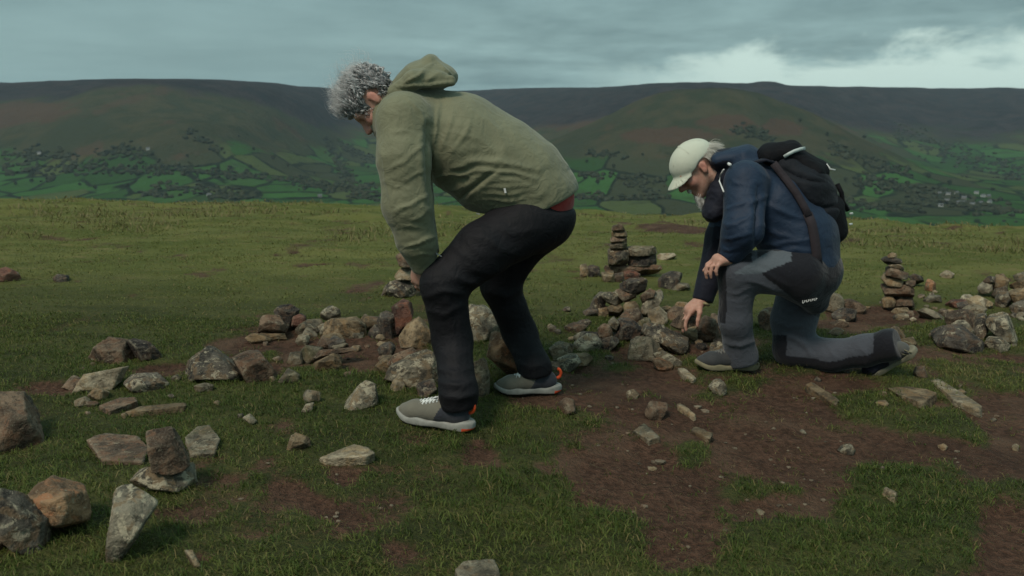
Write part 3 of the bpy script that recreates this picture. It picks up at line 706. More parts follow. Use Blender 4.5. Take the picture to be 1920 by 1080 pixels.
# one row per stone: label, stone kind, outline in photograph pixels, options
G_L, G_C, G_B, G_P, G_R = ('loose stones at the left', 'stones around the bent man', 'stones of the tall back cairn', 'stones of the pile by the kneeling man', 'stones of the right hand cairns')
ROCKS = [
 ('big brown boulder with dark top cut off by the left edge', 'brown', [-40,735, 37,731, 78,800, 75,838, 46,845, -40,842], dict(group=G_L)),
 ('pinkish brown boulder in grass, left half of the pair behind the pale slab', 'brown', [160,668, 204,631, 240,636, 262,668, 250,680, 162,680], dict(group=G_L)),
 ('dark half of the boulder pair behind the pale slab at left', 'dark', [236,640, 250,634, 273,640, 303,664, 296,672, 260,676], dict(group=G_L)),
 ('pale tan tilted slab in grass beside a small dark stone', 'pale', [134,731, 157,702, 243,686, 228,714, 204,731], dict(group=G_L, thick=0.6)),
 ('small dark brown stone right of the pale tilted slab', 'darklichen', [232,720, 259,700, 296,698, 318,722, 300,732, 260,733], dict(group=G_L)),
 ('dark wedge stone with white lichen edges lying alone in grass', 'darklichen', [353,708, 362,672, 380,659, 412,665, 470,700, 474,716, 356,712], dict(group=G_L)),
 ('brown stone against the right end of the dark lichen wedge', 'brown', [435,672, 460,662, 490,662, 512,690, 500,716, 462,712], dict(group=G_L)),
 ('smooth grey brown block balanced on a lichened stone', 'brown', [273,816, 280,806, 319,800, 350,853, 357,878, 315,891, 285,886], dict(group=G_L, base=922, thick=0.55)),
 ('lichened tan stone underneath the smooth balanced block', 'lichen', [245,900, 273,876, 361,867, 368,900, 343,923, 278,915], dict(group=G_L)),
 ('tall tilted grey stone with white and black lichen in the lower left', 'lichen', [201,1043, 205,980, 218,906, 243,904, 301,941, 273,983, 236,1046], dict(group=G_L, thick=0.8)),
 ('rounded orange tan boulder on top of the lower left heap', 'orange', [48,937, 62,912, 88,899, 162,920, 172,960, 153,983, 120,990, 60,969], dict(group=G_L, base=1010)),
 ('dark stone with a pale lichen patch under the orange tan boulder', 'darklichen', [-12,932, 46,936, 93,988, 83,1038, 30,1022, -12,1000], dict(group=G_L)),
 ('brown stone cut by the left edge below the lower left heap', 'brown', [-45,960, 4,965, 20,1015, 0,1036, -45,1036], dict(group=G_L)),
 ('flat brown slab sunk in turf left of the balanced block', 'brown', [167,838, 195,826, 260,825, 278,850, 270,872, 195,872], dict(group=G_L, flat=True)),
 ('flat grey brown slab sunk in turf right of the balanced block', 'grey', [347,830, 372,812, 393,809, 412,830, 403,858, 356,858], dict(group=G_L, flat=True)),
 ('thin brown flat stone in the turf behind the balanced block', 'brown', [185,770, 225,754, 255,754, 260,764, 205,778], dict(group=G_L, flat=True)),
 ('narrow pale flat stone showing through turf below the dark wedge', 'tan', [232,782, 265,772, 300,768, 340,763, 342,773, 305,778], dict(group=G_L, flat=True)),
 ('tiny pale stone in grass left of the tan wedge pebble', 'pale', [455,784, 468,778, 482,790, 472,797], dict(group=G_L)),
 ('thin tan splinter of stone at the bottom edge left of centre', 'tan', [346,1030, 360,1030, 383,1065, 365,1062], dict(group=G_L)),
 ('small grey stone in grass in front of the dark lichen wedge', 'grey', [365,724, 382,718, 400,722, 398,733, 368,735], dict(group=G_L)),
 ('reddish brown stone far back at the left edge of the meadow', 'red', [-8,508, 12,500, 30,508, 38,524, 20,528, -8,528], dict(group=G_L)),
 ('small black stone alone far back in the left meadow', 'dark', [99,520, 108,514, 124,515, 131,523, 122,528, 102,528], dict(group=G_L)),

 ('square brown block at the left end of the centre stones', 'brown', [483,620, 491,593, 524,591, 540,615, 536,627, 484,624], dict(group=G_C, base=637)),
 ('flat tan stone under the square brown block', 'tan', [483,636, 490,624, 534,625, 540,638], dict(group=G_C)),
 ('dark grey stone leaning behind the square brown block', 'dark', [512,583, 526,572, 545,570, 562,581, 555,612, 526,606], dict(group=G_C, base=622)),
 ('small red stone between the dark stone and the grey green one', 'red', [545,611, 548,592, 562,588, 573,593, 575,605, 560,615], dict(group=G_C, base=622)),
 ('long grey green stone in the middle of the centre row', 'grey', [556,620, 562,608, 578,599, 604,597, 610,620, 590,630, 560,628], dict(group=G_C)),
 ('pale stone with ring of lichen perched behind the centre row', 'lichen', [600,592, 610,578, 622,573, 637,580, 640,594, 615,600], dict(group=G_C, base=622)),
 ('broad tan stone with white lichened corner in the centre row', 'tan', [604,627, 609,601, 640,596, 668,595, 685,607, 690,628, 630,632], dict(group=G_C)),
 ('small slate grey stone right of the broad tan stone', 'dark', [690,625, 702,608, 718,618, 717,633, 695,633], dict(group=G_C)),
 ('thin brown slab in soil below the broad tan stone', 'brown', [592,648, 604,632, 640,637, 650,646, 598,654], dict(group=G_C)),
 ('tan stone in bare soil under a dark overhang', 'tan', [587,697, 591,680, 612,668, 634,663, 642,680, 632,697], dict(group=G_C)),
 ('dark brown slab capping the tan stone in bare soil', 'brown', [584,672, 600,656, 650,652, 672,656, 640,664, 606,672], dict(group=G_C, base=690)),
 ('small grey stone in soil left of the tan capped stone', 'grey', [517,718, 530,702, 545,692, 560,700, 552,716], dict(group=G_C)),
 ('dark blue grey upright stone beside the dark red one', 'dark', [706,604, 712,590, 728,584, 744,590, 747,632, 718,634], dict(group=G_C)),
 ('dark red upright stone behind the tan boulder', 'red', [736,575, 756,560, 770,566, 775,590, 764,624, 740,628], dict(group=G_C, base=634)),
 ('rounded tan boulder left of the bent man\'s shin', 'tan', [747,632, 760,612, 784,596, 803,613, 809,640, 796,652, 752,648], dict(group=G_C)),
 ('large grey lichened boulder behind the bent man\'s near shin', 'lichen', [721,707, 738,680, 770,664, 802,654, 824,668, 828,705, 795,722, 750,722], dict(group=G_C)),
 ('small pale stone propped on the large lichened boulder', 'pale', [731,724, 745,704, 760,720, 752,732, 736,731], dict(group=G_C)),
 ('dark stone under the large lichened boulder near the shoe', 'dark', [780,724, 815,714, 822,742, 784,744], dict(group=G_C)),
 ('pale grey pointed stone in grass left of the bent man\'s shoe', 'lichen', [640,763, 662,734, 685,713, 704,719, 711,754, 680,763], dict(group=G_C)),
 ('small flat grey stone in the turf, upper of a close pair', 'grey', [568,744, 578,730, 599,735, 597,750, 575,756], dict(group=G_C)),
 ('small grey stone in the turf, lower of a close pair', 'grey', [562,771, 573,758, 589,754, 582,772], dict(group=G_C)),
 ('tan wedge pebble on the bare patch left of centre', 'tan', [537,840, 545,820, 555,810, 578,820, 585,836, 562,843], dict(group=G_C)),
 ('flat pale tan triangular slab below the tan wedge pebble', 'pale', [598,866, 636,850, 665,839, 690,850, 703,864, 685,872, 610,871], dict(group=G_C, flat=True)),
 ('narrow brown slab edge behind the large lichened boulder', 'brown', [728,684, 745,662, 772,652, 782,660, 745,690], dict(group=G_C, base=706)),
 ('grey lichened boulder seen between the bent man\'s legs', 'lichen', [862,585, 880,571, 905,574, 930,592, 939,610, 930,624, 900,636, 868,632], dict(group=G_C)),
 ('tilted tan and orange stone between the bent man\'s shoes', 'orange', [912,668, 918,640, 928,621, 940,624, 965,662, 974,690, 965,704, 952,702], dict(group=G_C, base=712)),
 ('upright grey tan block behind the bent man\'s near heel', 'grey', [884,680, 911,670, 918,700, 916,738, 888,740], dict(group=G_C)),
 ('small pinkish stone under the heel of the bent man\'s far shoe', 'brown', [1045,757, 1060,745, 1076,750, 1080,770, 1060,778], dict(group=G_C)),
 ('brown top stone of the small stack beside the olive cuff', 'brown', [742,482, 756,470, 776,470, 784,486, 780,502, 748,500], dict(group=G_C, base=556)),
 ('pale middle stone of the small stack beside the olive cuff', 'pale', [738,518, 752,502, 778,502, 788,514, 784,526, 745,526], dict(group=G_C, base=556)),
 ('black base stone of the small stack beside the olive cuff', 'darklichen', [714,550, 728,530, 760,522, 790,526, 796,550, 760,557, 722,557], dict(group=G_C)),
 ('small grey stone just right of the bent man\'s far knee', 'grey', [974,512, 982,504, 988,512, 986,524, 976,526], dict(group=G_C)),
 ('flat pale stone cut by the bottom edge at centre', 'grey', [852,1084, 868,1070, 925,1062, 936,1090, 860,1100], dict(group=G_C, flat=True)),

 ('long brown slab under the blocks of the back cairn', 'brown', [1133,498, 1239,497, 1241,504, 1190,514, 1136,510], dict(group=G_B, base=520, thick=0.7)),
 ('dark pitted block at lower left of the back cairn', 'darklichen', [1139,468, 1148,462, 1176,470, 1177,497, 1141,498], dict(group=G_B, base=520, thick=1.2)),
 ('dark square block at lower right of the back cairn', 'dark', [1175,477, 1229,476, 1232,498, 1178,499], dict(group=G_B, base=520)),
 ('flat grey slab topping the right block of the back cairn', 'grey', [1174,464, 1182,461, 1228,463, 1232,476, 1178,478], dict(group=G_B, base=520, thick=1.2)),
 ('lowest stone of the slim tower on the back cairn', 'grey', [1143,458, 1150,451, 1175,456, 1176,469, 1150,469], dict(group=G_B, base=520, thick=1.1)),
 ('second stone of the slim tower on the back cairn', 'brown', [1144,446, 1150,442, 1175,443, 1176,457, 1148,457], dict(group=G_B, base=520, thick=1.1)),
 ('third stone of the slim tower on the back cairn', 'tan', [1146,434, 1174,433, 1176,444, 1148,445], dict(group=G_B, base=520, thick=1.2)),
 ('small cap stone on the slim tower of the back cairn', 'brown', [1147,426, 1154,421, 1166,422, 1174,433, 1149,434], dict(group=G_B, base=520)),
 ('pale thin slab sticking out right of the back cairn', 'pale', [1231,480, 1240,475, 1264,474, 1269,480, 1250,487, 1234,486], dict(group=G_B)),
 ('tan upright stone at the left foot of the back cairn', 'tan', [1087,499, 1101,496, 1103,517, 1088,519], dict(group=G_B)),
 ('dark brown rounded stone at the left foot of the back cairn', 'dark', [1100,502, 1112,497, 1124,501, 1127,517, 1103,519], dict(group=G_B)),
 ('square tan stone below the brown slab of the back cairn', 'tan', [1127,510, 1150,508, 1153,527, 1132,529], dict(group=G_B)),
 ('dark stone below the middle of the back cairn', 'dark', [1151,512, 1168,510, 1172,528, 1153,529], dict(group=G_B)),
 ('reddish stone below the right part of the back cairn', 'red', [1168,510, 1186,506, 1202,514, 1197,522, 1172,525], dict(group=G_B)),
 ('dark slate stone lying alone right of the two cairns', 'dark', [1233,526, 1244,516, 1264,508, 1279,511, 1277,526, 1254,541, 1236,540], dict(group=G_B)),
 ('grey flat stone at the foot of the lone dark slate stone', 'grey', [1256,541, 1272,531, 1288,533, 1292,540, 1275,545], dict(group=G_B)),

 ('dark flat stone topping the front pile', 'dark', [1163,531, 1180,522, 1204,520, 1214,526, 1210,545, 1190,553, 1164,542], dict(group=G_P, base=596)),
 ('brown ledge stone just below the dark top of the front pile', 'brown', [1155,545, 1164,539, 1188,547, 1194,556, 1172,568, 1160,556], dict(group=G_P, base=596)),
 ('dark stone with pale lichen rim at the left of the front pile', 'darklichen', [1106,574, 1112,560, 1121,552, 1132,551, 1137,567, 1129,584, 1110,592], dict(group=G_P)),
 ('pale lichened stone left of the ledge in the front pile', 'lichen', [1127,551, 1140,547, 1158,547, 1172,566, 1150,574, 1136,566], dict(group=G_P, base=594)),
 ('small rounded tan stone low in the left of the front pile', 'tan', [1137,578, 1148,571, 1162,571, 1169,581, 1162,590, 1142,588], dict(group=G_P, base=597)),
 ('upright tan block in the centre of the front pile', 'tan', [1170,573, 1180,565, 1192,565, 1201,586, 1195,600, 1175,601], dict(group=G_P)),
 ('grey white leaning slab at the right of the front pile', 'lichen', [1198,588, 1206,566, 1226,548, 1241,540, 1243,560, 1229,583, 1211,594], dict(group=G_P, base=600)),
 ('brown stone tucked beneath the grey white leaning slab', 'brown', [1200,556, 1218,541, 1229,546, 1224,562, 1207,570], dict(group=G_P, base=600)),
 ('round pale tan stone right of the front pile', 'pale', [1216,588, 1225,579, 1237,577, 1252,590, 1250,602, 1231,609, 1219,602], dict(group=G_P)),
 ('dark brown stone right of the round pale tan stone', 'brown', [1248,588, 1263,575, 1284,576, 1292,590, 1284,600, 1258,602], dict(group=G_P)),
 ('small tan stone behind the kneeling man\'s fingers', 'tan', [1266,575, 1276,566, 1292,567, 1298,576, 1288,584, 1270,582], dict(group=G_P, base=596)),
 ('flat brown stone the kneeling man is touching', 'brown', [1257,610, 1263,600, 1282,591, 1298,587, 1308,597, 1303,611, 1274,618], dict(group=G_P, base=650, thick=1.1)),
 ('big brown block under the kneeling man\'s hand', 'brown', [1290,636, 1297,616, 1310,604, 1322,590, 1342,600, 1348,622, 1344,640, 1318,640], dict(group=G_P)),
 ('tan wedge between the touched stone and the big brown block', 'tan', [1280,624, 1294,612, 1308,611, 1302,628, 1290,637], dict(group=G_P, base=638)),
 ('black angular block at the left front of the pile', 'dark', [1147,624, 1152,608, 1162,599, 1187,599, 1204,613, 1198,632, 1162,638], dict(group=G_P)),
 ('small grey stone left of the black angular block', 'lichen', [1140,603, 1150,594, 1162,606, 1156,621, 1143,616], dict(group=G_P, base=640)),
 ('brown upright stone left of the black angular block', 'brown', [1120,615, 1132,606, 1140,610, 1148,625, 1142,640, 1123,634], dict(group=G_P, base=648)),
 ('dark low stone below the brown upright stone', 'dark', [1120,644, 1130,634, 1150,630, 1162,640, 1142,653, 1125,657], dict(group=G_P)),
 ('tan stone crusted with white lichen left of the pile', 'lichen', [1076,642, 1094,628, 1117,627, 1127,638, 1123,654, 1100,658, 1078,653], dict(group=G_P)),
 ('low brown tan slab in front of the lichen crusted stone', 'tan', [1060,672, 1075,664, 1100,662, 1113,671, 1102,681, 1062,684], dict(group=G_P)),
 ('grey stone nearest to the bent man\'s far heel', 'grey', [1028,657, 1040,646, 1053,640, 1078,646, 1068,670, 1034,672], dict(group=G_P)),
 ('long dark stone with white lichen in front of the pile', 'darklichen', [1205,624, 1211,610, 1227,607, 1263,621, 1291,638, 1289,650, 1261,663, 1233,648], dict(group=G_P)),
 ('tilted brown grey slab at the front of the pile', 'grey', [1176,669, 1183,636, 1196,628, 1237,642, 1242,658, 1223,671, 1186,674], dict(group=G_P, thick=0.7)),
 ('narrow grey slab beside the tilted brown grey slab', 'lichen', [1222,662, 1243,656, 1262,668, 1277,678, 1278,689, 1258,686, 1236,676], dict(group=G_P, thick=0.8)),
 ('bright orange tan oval stone at the pile\'s front foot', 'orange', [1219,675, 1230,670, 1243,674, 1262,688, 1258,697, 1236,694], dict(group=G_P, thick=0.6)),
 ('grey green stone in the middle of the pile', 'grey', [1188,602, 1202,597, 1217,597, 1222,608, 1206,618, 1193,612], dict(group=G_P)),
 ('pale stone in the path left of the kneeling man\'s shoe', 'pale', [1270,700, 1282,698, 1305,714, 1298,720, 1282,712], dict(group=G_P, flat=True)),
 ('brown stone between the kneeling man\'s legs', 'brown', [1422,592, 1434,578, 1452,576, 1464,596, 1458,617, 1428,618], dict(group=G_P)),

 ('tan foot stone at the front of the right cairn', 'tan', [1669,583, 1684,577, 1702,576, 1708,583, 1690,589, 1674,589], dict(group=G_R)),
 ('round tan stone at lower left of the right cairn', 'tan', [1653,562, 1662,554, 1672,555, 1680,564, 1675,577, 1656,578], dict(group=G_R, base=584)),
 ('brown block at lower right of the right cairn', 'brown', [1676,558, 1712,557, 1714,575, 1678,577], dict(group=G_R, base=584)),
 ('broad dark brown slab across the middle of the right cairn', 'brown', [1651,536, 1660,531, 1690,534, 1713,542, 1714,556, 1660,556], dict(group=G_R, base=584, thick=0.9)),
 ('tan slanting slab above the broad slab of the right cairn', 'tan', [1651,522, 1657,513, 1676,518, 1694,527, 1693,537, 1660,533], dict(group=G_R, base=584)),
 ('small brown slab at the right side of the right cairn', 'brown', [1690,529, 1700,526, 1717,527, 1716,538, 1696,541], dict(group=G_R, base=584, thick=1.2)),
 ('pinkish slanting slab below the neck of the right cairn', 'brown', [1660,506, 1665,499, 1684,504, 1704,513, 1702,524, 1670,517], dict(group=G_R, base=584, thick=1.2)),
 ('thin grey slab at the neck of the right cairn', 'grey', [1664,497, 1672,493, 1684,494, 1696,503, 1694,509, 1668,502], dict(group=G_R, base=584)),
 ('dark flat cap stone of the right cairn', 'dark', [1651,486, 1661,480, 1684,484, 1692,490, 1678,496, 1656,492], dict(group=G_R, base=584)),
 ('tiny tan pebble on the very top of the right cairn', 'tan', [1664,478, 1672,473, 1680,475, 1682,482, 1667,484], dict(group=G_R, base=584)),
 ('dark stone behind the right shoulder of the right cairn', 'dark', [1702,518, 1714,513, 1727,517, 1732,527, 1712,531], dict(group=G_R, base=538)),
 ('orange pointed stone in grass right of the cairn', 'orange', [1733,539, 1736,528, 1741,521, 1755,533, 1754,544, 1737,546], dict(group=G_R)),
 ('white speckled stone in grass beyond the orange stone', 'pale', [1762,515, 1774,508, 1790,514, 1784,521, 1766,522], dict(group=G_R)),
 ('pale lichened low stone between cairn and heap', 'lichen', [1731,562, 1742,553, 1763,555, 1767,565, 1736,568], dict(group=G_R)),
 ('cream white boulder at the left of the right edge heap', 'pale', [1812,573, 1817,558, 1832,553, 1848,560, 1863,568, 1861,578, 1834,580], dict(group=G_R)),
 ('white lichened stone at the back of the right edge heap', 'lichen', [1832,538, 1844,526, 1862,532, 1862,546, 1838,549], dict(group=G_R, base=556)),
 ('small black stone on top of the white lichened one', 'dark', [1844,526, 1854,517, 1867,519, 1864,531, 1850,533], dict(group=G_R, base=556)),
 ('upright tan stone at the back of the right edge heap', 'tan', [1862,543, 1865,516, 1880,513, 1893,527, 1888,545], dict(group=G_R, base=558)),
 ('dark grey disc of stone with a pale rim in the right edge heap', 'darklichen', [1866,560, 1874,546, 1890,546, 1896,564, 1884,577, 1869,572], dict(group=G_R)),
 ('tan block cut by the right edge', 'tan', [1890,550, 1912,540, 1945,538, 1945,562, 1898,568], dict(group=G_R, base=578)),
 ('dark lichened stone low at the right edge', 'darklichen', [1892,576, 1912,564, 1945,562, 1945,584, 1905,587], dict(group=G_R)),
 ('grey stone at the top of the right edge', 'grey', [1899,517, 1925,507, 1945,506, 1945,526, 1905,526], dict(group=G_R, base=556)),
 ('tan slab just under the grey stone at the right edge', 'tan', [1896,532, 1920,523, 1945,522, 1945,540, 1902,542], dict(group=G_R, base=560)),
 ('large blue grey leaning stone with white veins at right', 'lichen', [1847,600, 1858,588, 1881,583, 1893,592, 1900,615, 1913,645, 1890,640, 1862,624], dict(group=G_R)),
 ('grey speckled stone at the foot of the blue grey leaning one', 'lichen', [1845,645, 1854,633, 1877,634, 1895,647, 1890,655, 1854,658], dict(group=G_R)),
 ('large dark slab stone lying low at right', 'dark', [1742,623, 1762,611, 1793,608, 1822,624, 1844,641, 1845,655, 1803,662, 1766,654], dict(group=G_R)),
 ('dark mottled stone between the slab and the leaning stone', 'darklichen', [1824,612, 1831,594, 1846,592, 1853,622, 1840,637, 1827,632], dict(group=G_R)),
 ('brown grey slab behind the large dark slab stone', 'brown', [1771,592, 1790,582, 1813,579, 1829,590, 1825,612, 1803,617, 1779,607], dict(group=G_R)),
 ('narrow brown grey slab right of the cairn foot', 'grey', [1720,582, 1734,577, 1756,585, 1773,595, 1752,600], dict(group=G_R)),
 ('dark red stone behind the brown grey slab at right', 'red', [1773,569, 1787,561, 1810,561, 1810,576, 1783,579], dict(group=G_R)),
 ('mossy tan stone in front of the right cairn', 'grey', [1675,593, 1688,588, 1704,591, 1706,598, 1682,600], dict(group=G_R)),
 ('tiny white pebble in front of the right cairn', 'pale', [1704,599, 1712,594, 1720,599, 1711,603], dict(group=G_R)),
 ('long narrow tan stone in soil behind the raised shoe', 'tan', [1669,616, 1677,610, 1699,628, 1692,635], dict(group=G_R)),
 ('long pale flat slab sunk in the path right of the raised shoe', 'pale', [1743,715, 1760,712, 1795,737, 1840,776, 1832,783, 1790,762], dict(group=G_R, flat=True)),
 ('flat tan slab sunk in the path below the raised shoe', 'tan', [1667,733, 1700,729, 1740,740, 1757,750, 1730,768, 1705,758], dict(group=G_R, flat=True)),
 ('small pinkish stone against the sole of the raised shoe', 'brown', [1712,700, 1718,687, 1733,687, 1739,703, 1722,708], dict(group=G_R)),
 ('thin pale edge of a slab showing in bare soil', 'tan', [1506,736, 1524,728, 1552,742, 1572,757, 1566,765, 1540,752], dict(group=G_R, flat=True)),
 ('grey tan stone behind the kneeling man\'s hip', 'grey', [1536,560, 1550,550, 1568,549, 1582,560, 1580,580, 1538,586], dict(group=G_R)),
 ('low brown stone behind the kneeling man\'s calf', 'brown', [1576,566, 1594,560, 1613,568, 1625,577, 1613,588, 1582,586], dict(group=G_R)),
 ('thin brown stone in soil above the kneeling man\'s calf', 'brown', [1555,605, 1572,600, 1592,605, 1588,611, 1560,612], dict(group=G_R)),
 ('grey flat stone sunk in the middle of the path', 'grey', [1186,812, 1206,806, 1238,830, 1216,836], dict(group=G_R, flat=True)),
 ('thin tan stone beside the round tuft in the path', 'tan', [1298,814, 1306,810, 1334,826, 1328,832], dict(group=G_R, flat=True)),
 ('thin pale stone splinter in the path above the round tuft', 'tan', [1268,768, 1276,764, 1306,786, 1300,790], dict(group=G_R, flat=True)),
 ('small white pebble in soil near the right edge', 'pale', [1897,838, 1903,832, 1911,836, 1909,844, 1900,844], dict(group=G_R)),
 ('small white chip lying in grass below the path', 'pale', [1417,958, 1424,954, 1434,960, 1428,965], dict(group=G_R)),
 ('tan stone half buried in the lower right grass', 'tan', [1652,926, 1662,922, 1684,938, 1676,944], dict(group=G_R, flat=True)),
]
rock_px = []
for lab, mt, pts, kw in ROCKS:
    o, c = rock(lab, mt, pts, **kw)
    pa = np.array(pts, float).reshape(-1, 2)
    if kw.get('base') is None and not kw.get('flat'):
        g0 = ground_hit(pa[:, 0].mean(), pa[:, 1].max())
        rock_px.append((c[0], c[1], 0.27 * np.ptp(pa[:, 0]) * g0[1] / FPX))
# broken fragments between the larger stones
r = np.random.default_rng(301)
for (x0, y0, x1, y1, cnt, lab, grp) in ((480, 600, 730, 712, 34, 'small broken fragment in the soil around the centre stone row', 'fragments of the centre row'), (1030, 575, 1350, 690, 40, 'small broken fragment at the foot of the front pile', 'fragments of the front pile'),
        (1530, 545, 1915, 650, 40, 'small broken fragment between the right hand cairns', 'fragments of the right cairns'), (140, 660, 480, 780, 16, 'small broken fragment in grass among the left stones', 'fragments at the left'), (1180, 690, 1880, 900, 14, 'small broken fragment trodden into the path', 'fragments in the path')):
    for k in range(cnt):
        cx, cy = r.uniform(x0, x1), r.uniform(y0, y1); w_ = r.uniform(6, 13) * (2.3 if r.random() > 0.62 else 1.0); h_ = w_ * r.uniform(0.42, 0.75)
        an = np.arange(6) * 1.047 + r.uniform(-0.45, 0.45, 6)
        pts = np.stack([cx + w_ * np.cos(an) * r.uniform(0.7, 1.1, 6), cy + h_ * np.sin(an) * r.uniform(0.7, 1.1, 6)], -1).ravel()
        mk_, cn_ = [('tan', 'tan'), ('brown', 'brown'), ('grey', 'grey'), ('brown', 'brown'), ('lichen', 'lichened'), ('dark', 'dark'), ('tan', 'tan')][int(r.integers(7))]
        rock(lab.replace('small ', ('small ' if w_ < 12 else 'broad ') + cn_ + ' '), mk_, pts, sub=3 if w_ > 12 else 2, group=grp, name='stone_fragment')
# pebbles and crumbs that nobody would count
r = np.random.default_rng(77)
vv, fv, k = [], [], 0
for q in range(420):
    px, py = r.uniform(0, 1920), r.uniform(560, 1080)
    h = None
    xx, yy = (px - 960) / FPX * (1776 / (py - 215)), 1776 / (py - 215)
    if dirt_mask(np.array([xx]), np.array([yy]))[0] < 0.55: continue
    s = r.uniform(0.003, 0.011) * (1 + 0.9 * (r.random() > 0.9))
    v = IV1 * (1 + 0.35 * vnoise(IV1 * 1.9 + q, q)[:, None]) * np.array([s, s * r.uniform(0.7, 1), s * 0.6])
    vv.append(v + np.array([xx, yy, gz(xx, yy) + s * 0.2])); fv.append(IF1 + k); k += len(IV1)
peb = link('pebbles', mesh_from('pebbles', np.concatenate(vv), np.concatenate(fv), [RM['brown']], smooth=False))
tag(peb, 'tiny stone crumbs scattered over the bare soil', 'gravel', kind='stuff')
# ------------------------------------------------------------------ short sheep-cropped turf
def blades(n_tuft, ymin, ymax, per, length, width, seed, spread, uniform_pow=1.0, lean=0.35, mode=None):
    r = np.random.default_rng(seed)
    s = r.random(n_tuft)
    y = (ymin ** uniform_pow + s * (ymax ** uniform_pow - ymin ** uniform_pow)) ** (1 / uniform_pow)
    x = (r.random(n_tuft) * 2 - 1) * (y * 0.66 + 0.35)
    d = dirt_mask(x, y)
    dens = 0.5 + 0.5 * fbm(np.stack([x * 3.1, y * 3.1, 0 * x], -1), 3, 71)
    keep = r.random(n_tuft) < (1 - sstep(0.12, 0.85, d)) * sstep(0.05, 0.75, dens + 0.12) * 0.95 + 0.04
    if mode == 'litter': keep = r.random(n_tuft) < sstep(0.25, 0.6, d) * (0.25 + 0.75 * dens)
    if mode == 'straw': keep = fbm(np.stack([x * 0.8, y * 1.3, 0 * x + 30], -1), 3, 95) > 0.16
    x, y, d = x[keep], y[keep], d[keep]
    for (rx_, ry_, rr_) in rock_px:
        k = (x - rx_) ** 2 + ((y - ry_) * 1.2) ** 2 > rr_ ** 2
        x, y, d = x[k], y[k], d[k]
    n = len(x)
    tl = length * (0.55 + 0.9 * r.random(n)) * (1.0 + 0.45 * fbm(np.stack([x * 1.7, y * 1.7, 0 * x + 9], -1), 3, 81)) * (1 - 0.4 * d)
    th = fbm(np.stack([x * 0.9, y * 1.6, 0 * x + 3], -1), 3, 91) + 0.35 * r.normal(size=n)
    x = np.repeat(x, per) + r.normal(size=n * per) * spread
    y = np.repeat(y, per) + r.normal(size=n * per) * spread
    L = np.repeat(tl, per) * (0.6 + 0.7 * r.random(n * per)); hue = np.repeat(th, per) + 0.35 * r.normal(size=n * per)
    m = n * per
    z = ground_z(x, y) - 0.003 + (0.004 if mode == 'litter' else 0)
    az = r.uniform(0, 2 * math.pi, m)
    ln = lean * (0.4 + 1.2 * r.random(m))
    dx = np.cos(az) * ln - 0.16; dy = np.sin(az) * ln
    wa = r.uniform(0, 2 * math.pi, m)
    wd = width * (0.6 + 0.8 * r.random(m)) * (1 + 0.10 * np.maximum(y - 3, 0))
    wx, wy = np.cos(wa) * wd * 0.5, np.sin(wa) * wd * 0.5
    b0 = np.stack([x - wx, y - wy, z], -1); b1 = np.stack([x + wx, y + wy, z], -1)
    mx, my, mz = x + dx * L * 0.35, y + dy * L * 0.35, z + L * 0.6
    m0 = np.stack([mx - wx * 0.8, my - wy * 0.8, mz], -1); m1 = np.stack([mx + wx * 0.8, my + wy * 0.8, mz], -1)
    up_ = 0.06 if mode == 'litter' else 1.0
    mz = z + L * 0.6 * up_; m0[:, 2] = mz; m1[:, 2] = mz
    tp = np.stack([x + dx * L, y + dy * L, z + L * np.maximum(0.95 - 0.35 * ln, 0.25) * up_], -1)
    V = np.stack([b0, b1, m0, m1, tp], 1).reshape(-1, 3)
    i = np.arange(m)[:, None] * 5
    Q = i + np.array([[0, 1, 3, 2]]); T = i + np.array([[2, 3, 4]])
    ca = np.array([0.048, 0.078, 0.014]); cb = np.array([0.116, 0.138, 0.031]); cc = np.array([0.200, 0.152, 0.066])
    h = np.clip(0.5 + hue, 0, 1)[:, None]
    col = ca * (1 - h) + cb * h
    fy = sstep(3.8, 6.5, y)[:, None]
    col = col * (1 - fy) + fy * (np.array([0.096, 0.114, 0.026]) * (1 - h) + np.array([0.165, 0.168, 0.050]) * h)
    straw = (sstep(0.75, 1.25, hue) * 0.75 + (r.random(m) < 0.07 + 0.08 * sstep(4, 10, y) + 0.25 * np.repeat(d, per)) * 0.8).clip(0, 1)[:, None]
    col = col * (1 - straw) + cc * straw
    if mode == 'litter':
        q = r.random(m)[:, None]; col = np.array([0.075, 0.046, 0.028]) * (1 - q) + np.array([0.185, 0.135, 0.075]) * q
    if mode == 'straw':
        q = r.random(m)[:, None]; col = np.array([0.105, 0.105, 0.036]) * (1 - q) + np.array([0.235, 0.190, 0.092]) * q
    col = col * (0.8 + 0.4 * r.random(m))[:, None]
    return V, Q, T, np.repeat(col, 5, axis=0)
m_grass, t, b = newmat('grass_blade')
colr = t.attr('Col', 0)
t.put(b.inputs['Base Color'], colr)
b.inputs['Roughness'].default_value = 0.6
b.inputs['Specular IOR Level'].default_value = 0.2
tr = t.node('ShaderNodeBsdfTranslucent'); t.put(tr.inputs[0], colr)
mx_ = t.node('ShaderNodeMixShader'); mx_.inputs[0].default_value = 0.3
t.l.new(b.outputs[0], mx_.inputs[1]); t.l.new(tr.outputs[0], mx_.inputs[2])
t.l.new(mx_.outputs[0], t.n['Material Output'].inputs[0])
parts = [blades(32000, 1.75, 4.6, 7, 0.024, 0.0023, 1, 0.014, 1.4, 1.0),
         blades(15000, 4.4, 9.5, 5, 0.018, 0.0038, 2, 0.03, 1.3, 1.6),
         blades(6500, 9.0, 24.0, 4, 0.024, 0.0065, 3, 0.07, 1.2, 1.6)]
parts.append(blades(26000, 1.75, 5.5, 2, 0.030, 0.0018, 5, 0.02, 1.4, 1.3, 'litter'))
parts.append(blades(9000, 7.5, 20.0, 4, 0.070, 0.0060, 6, 0.06, 1.2, 1.1, 'straw'))
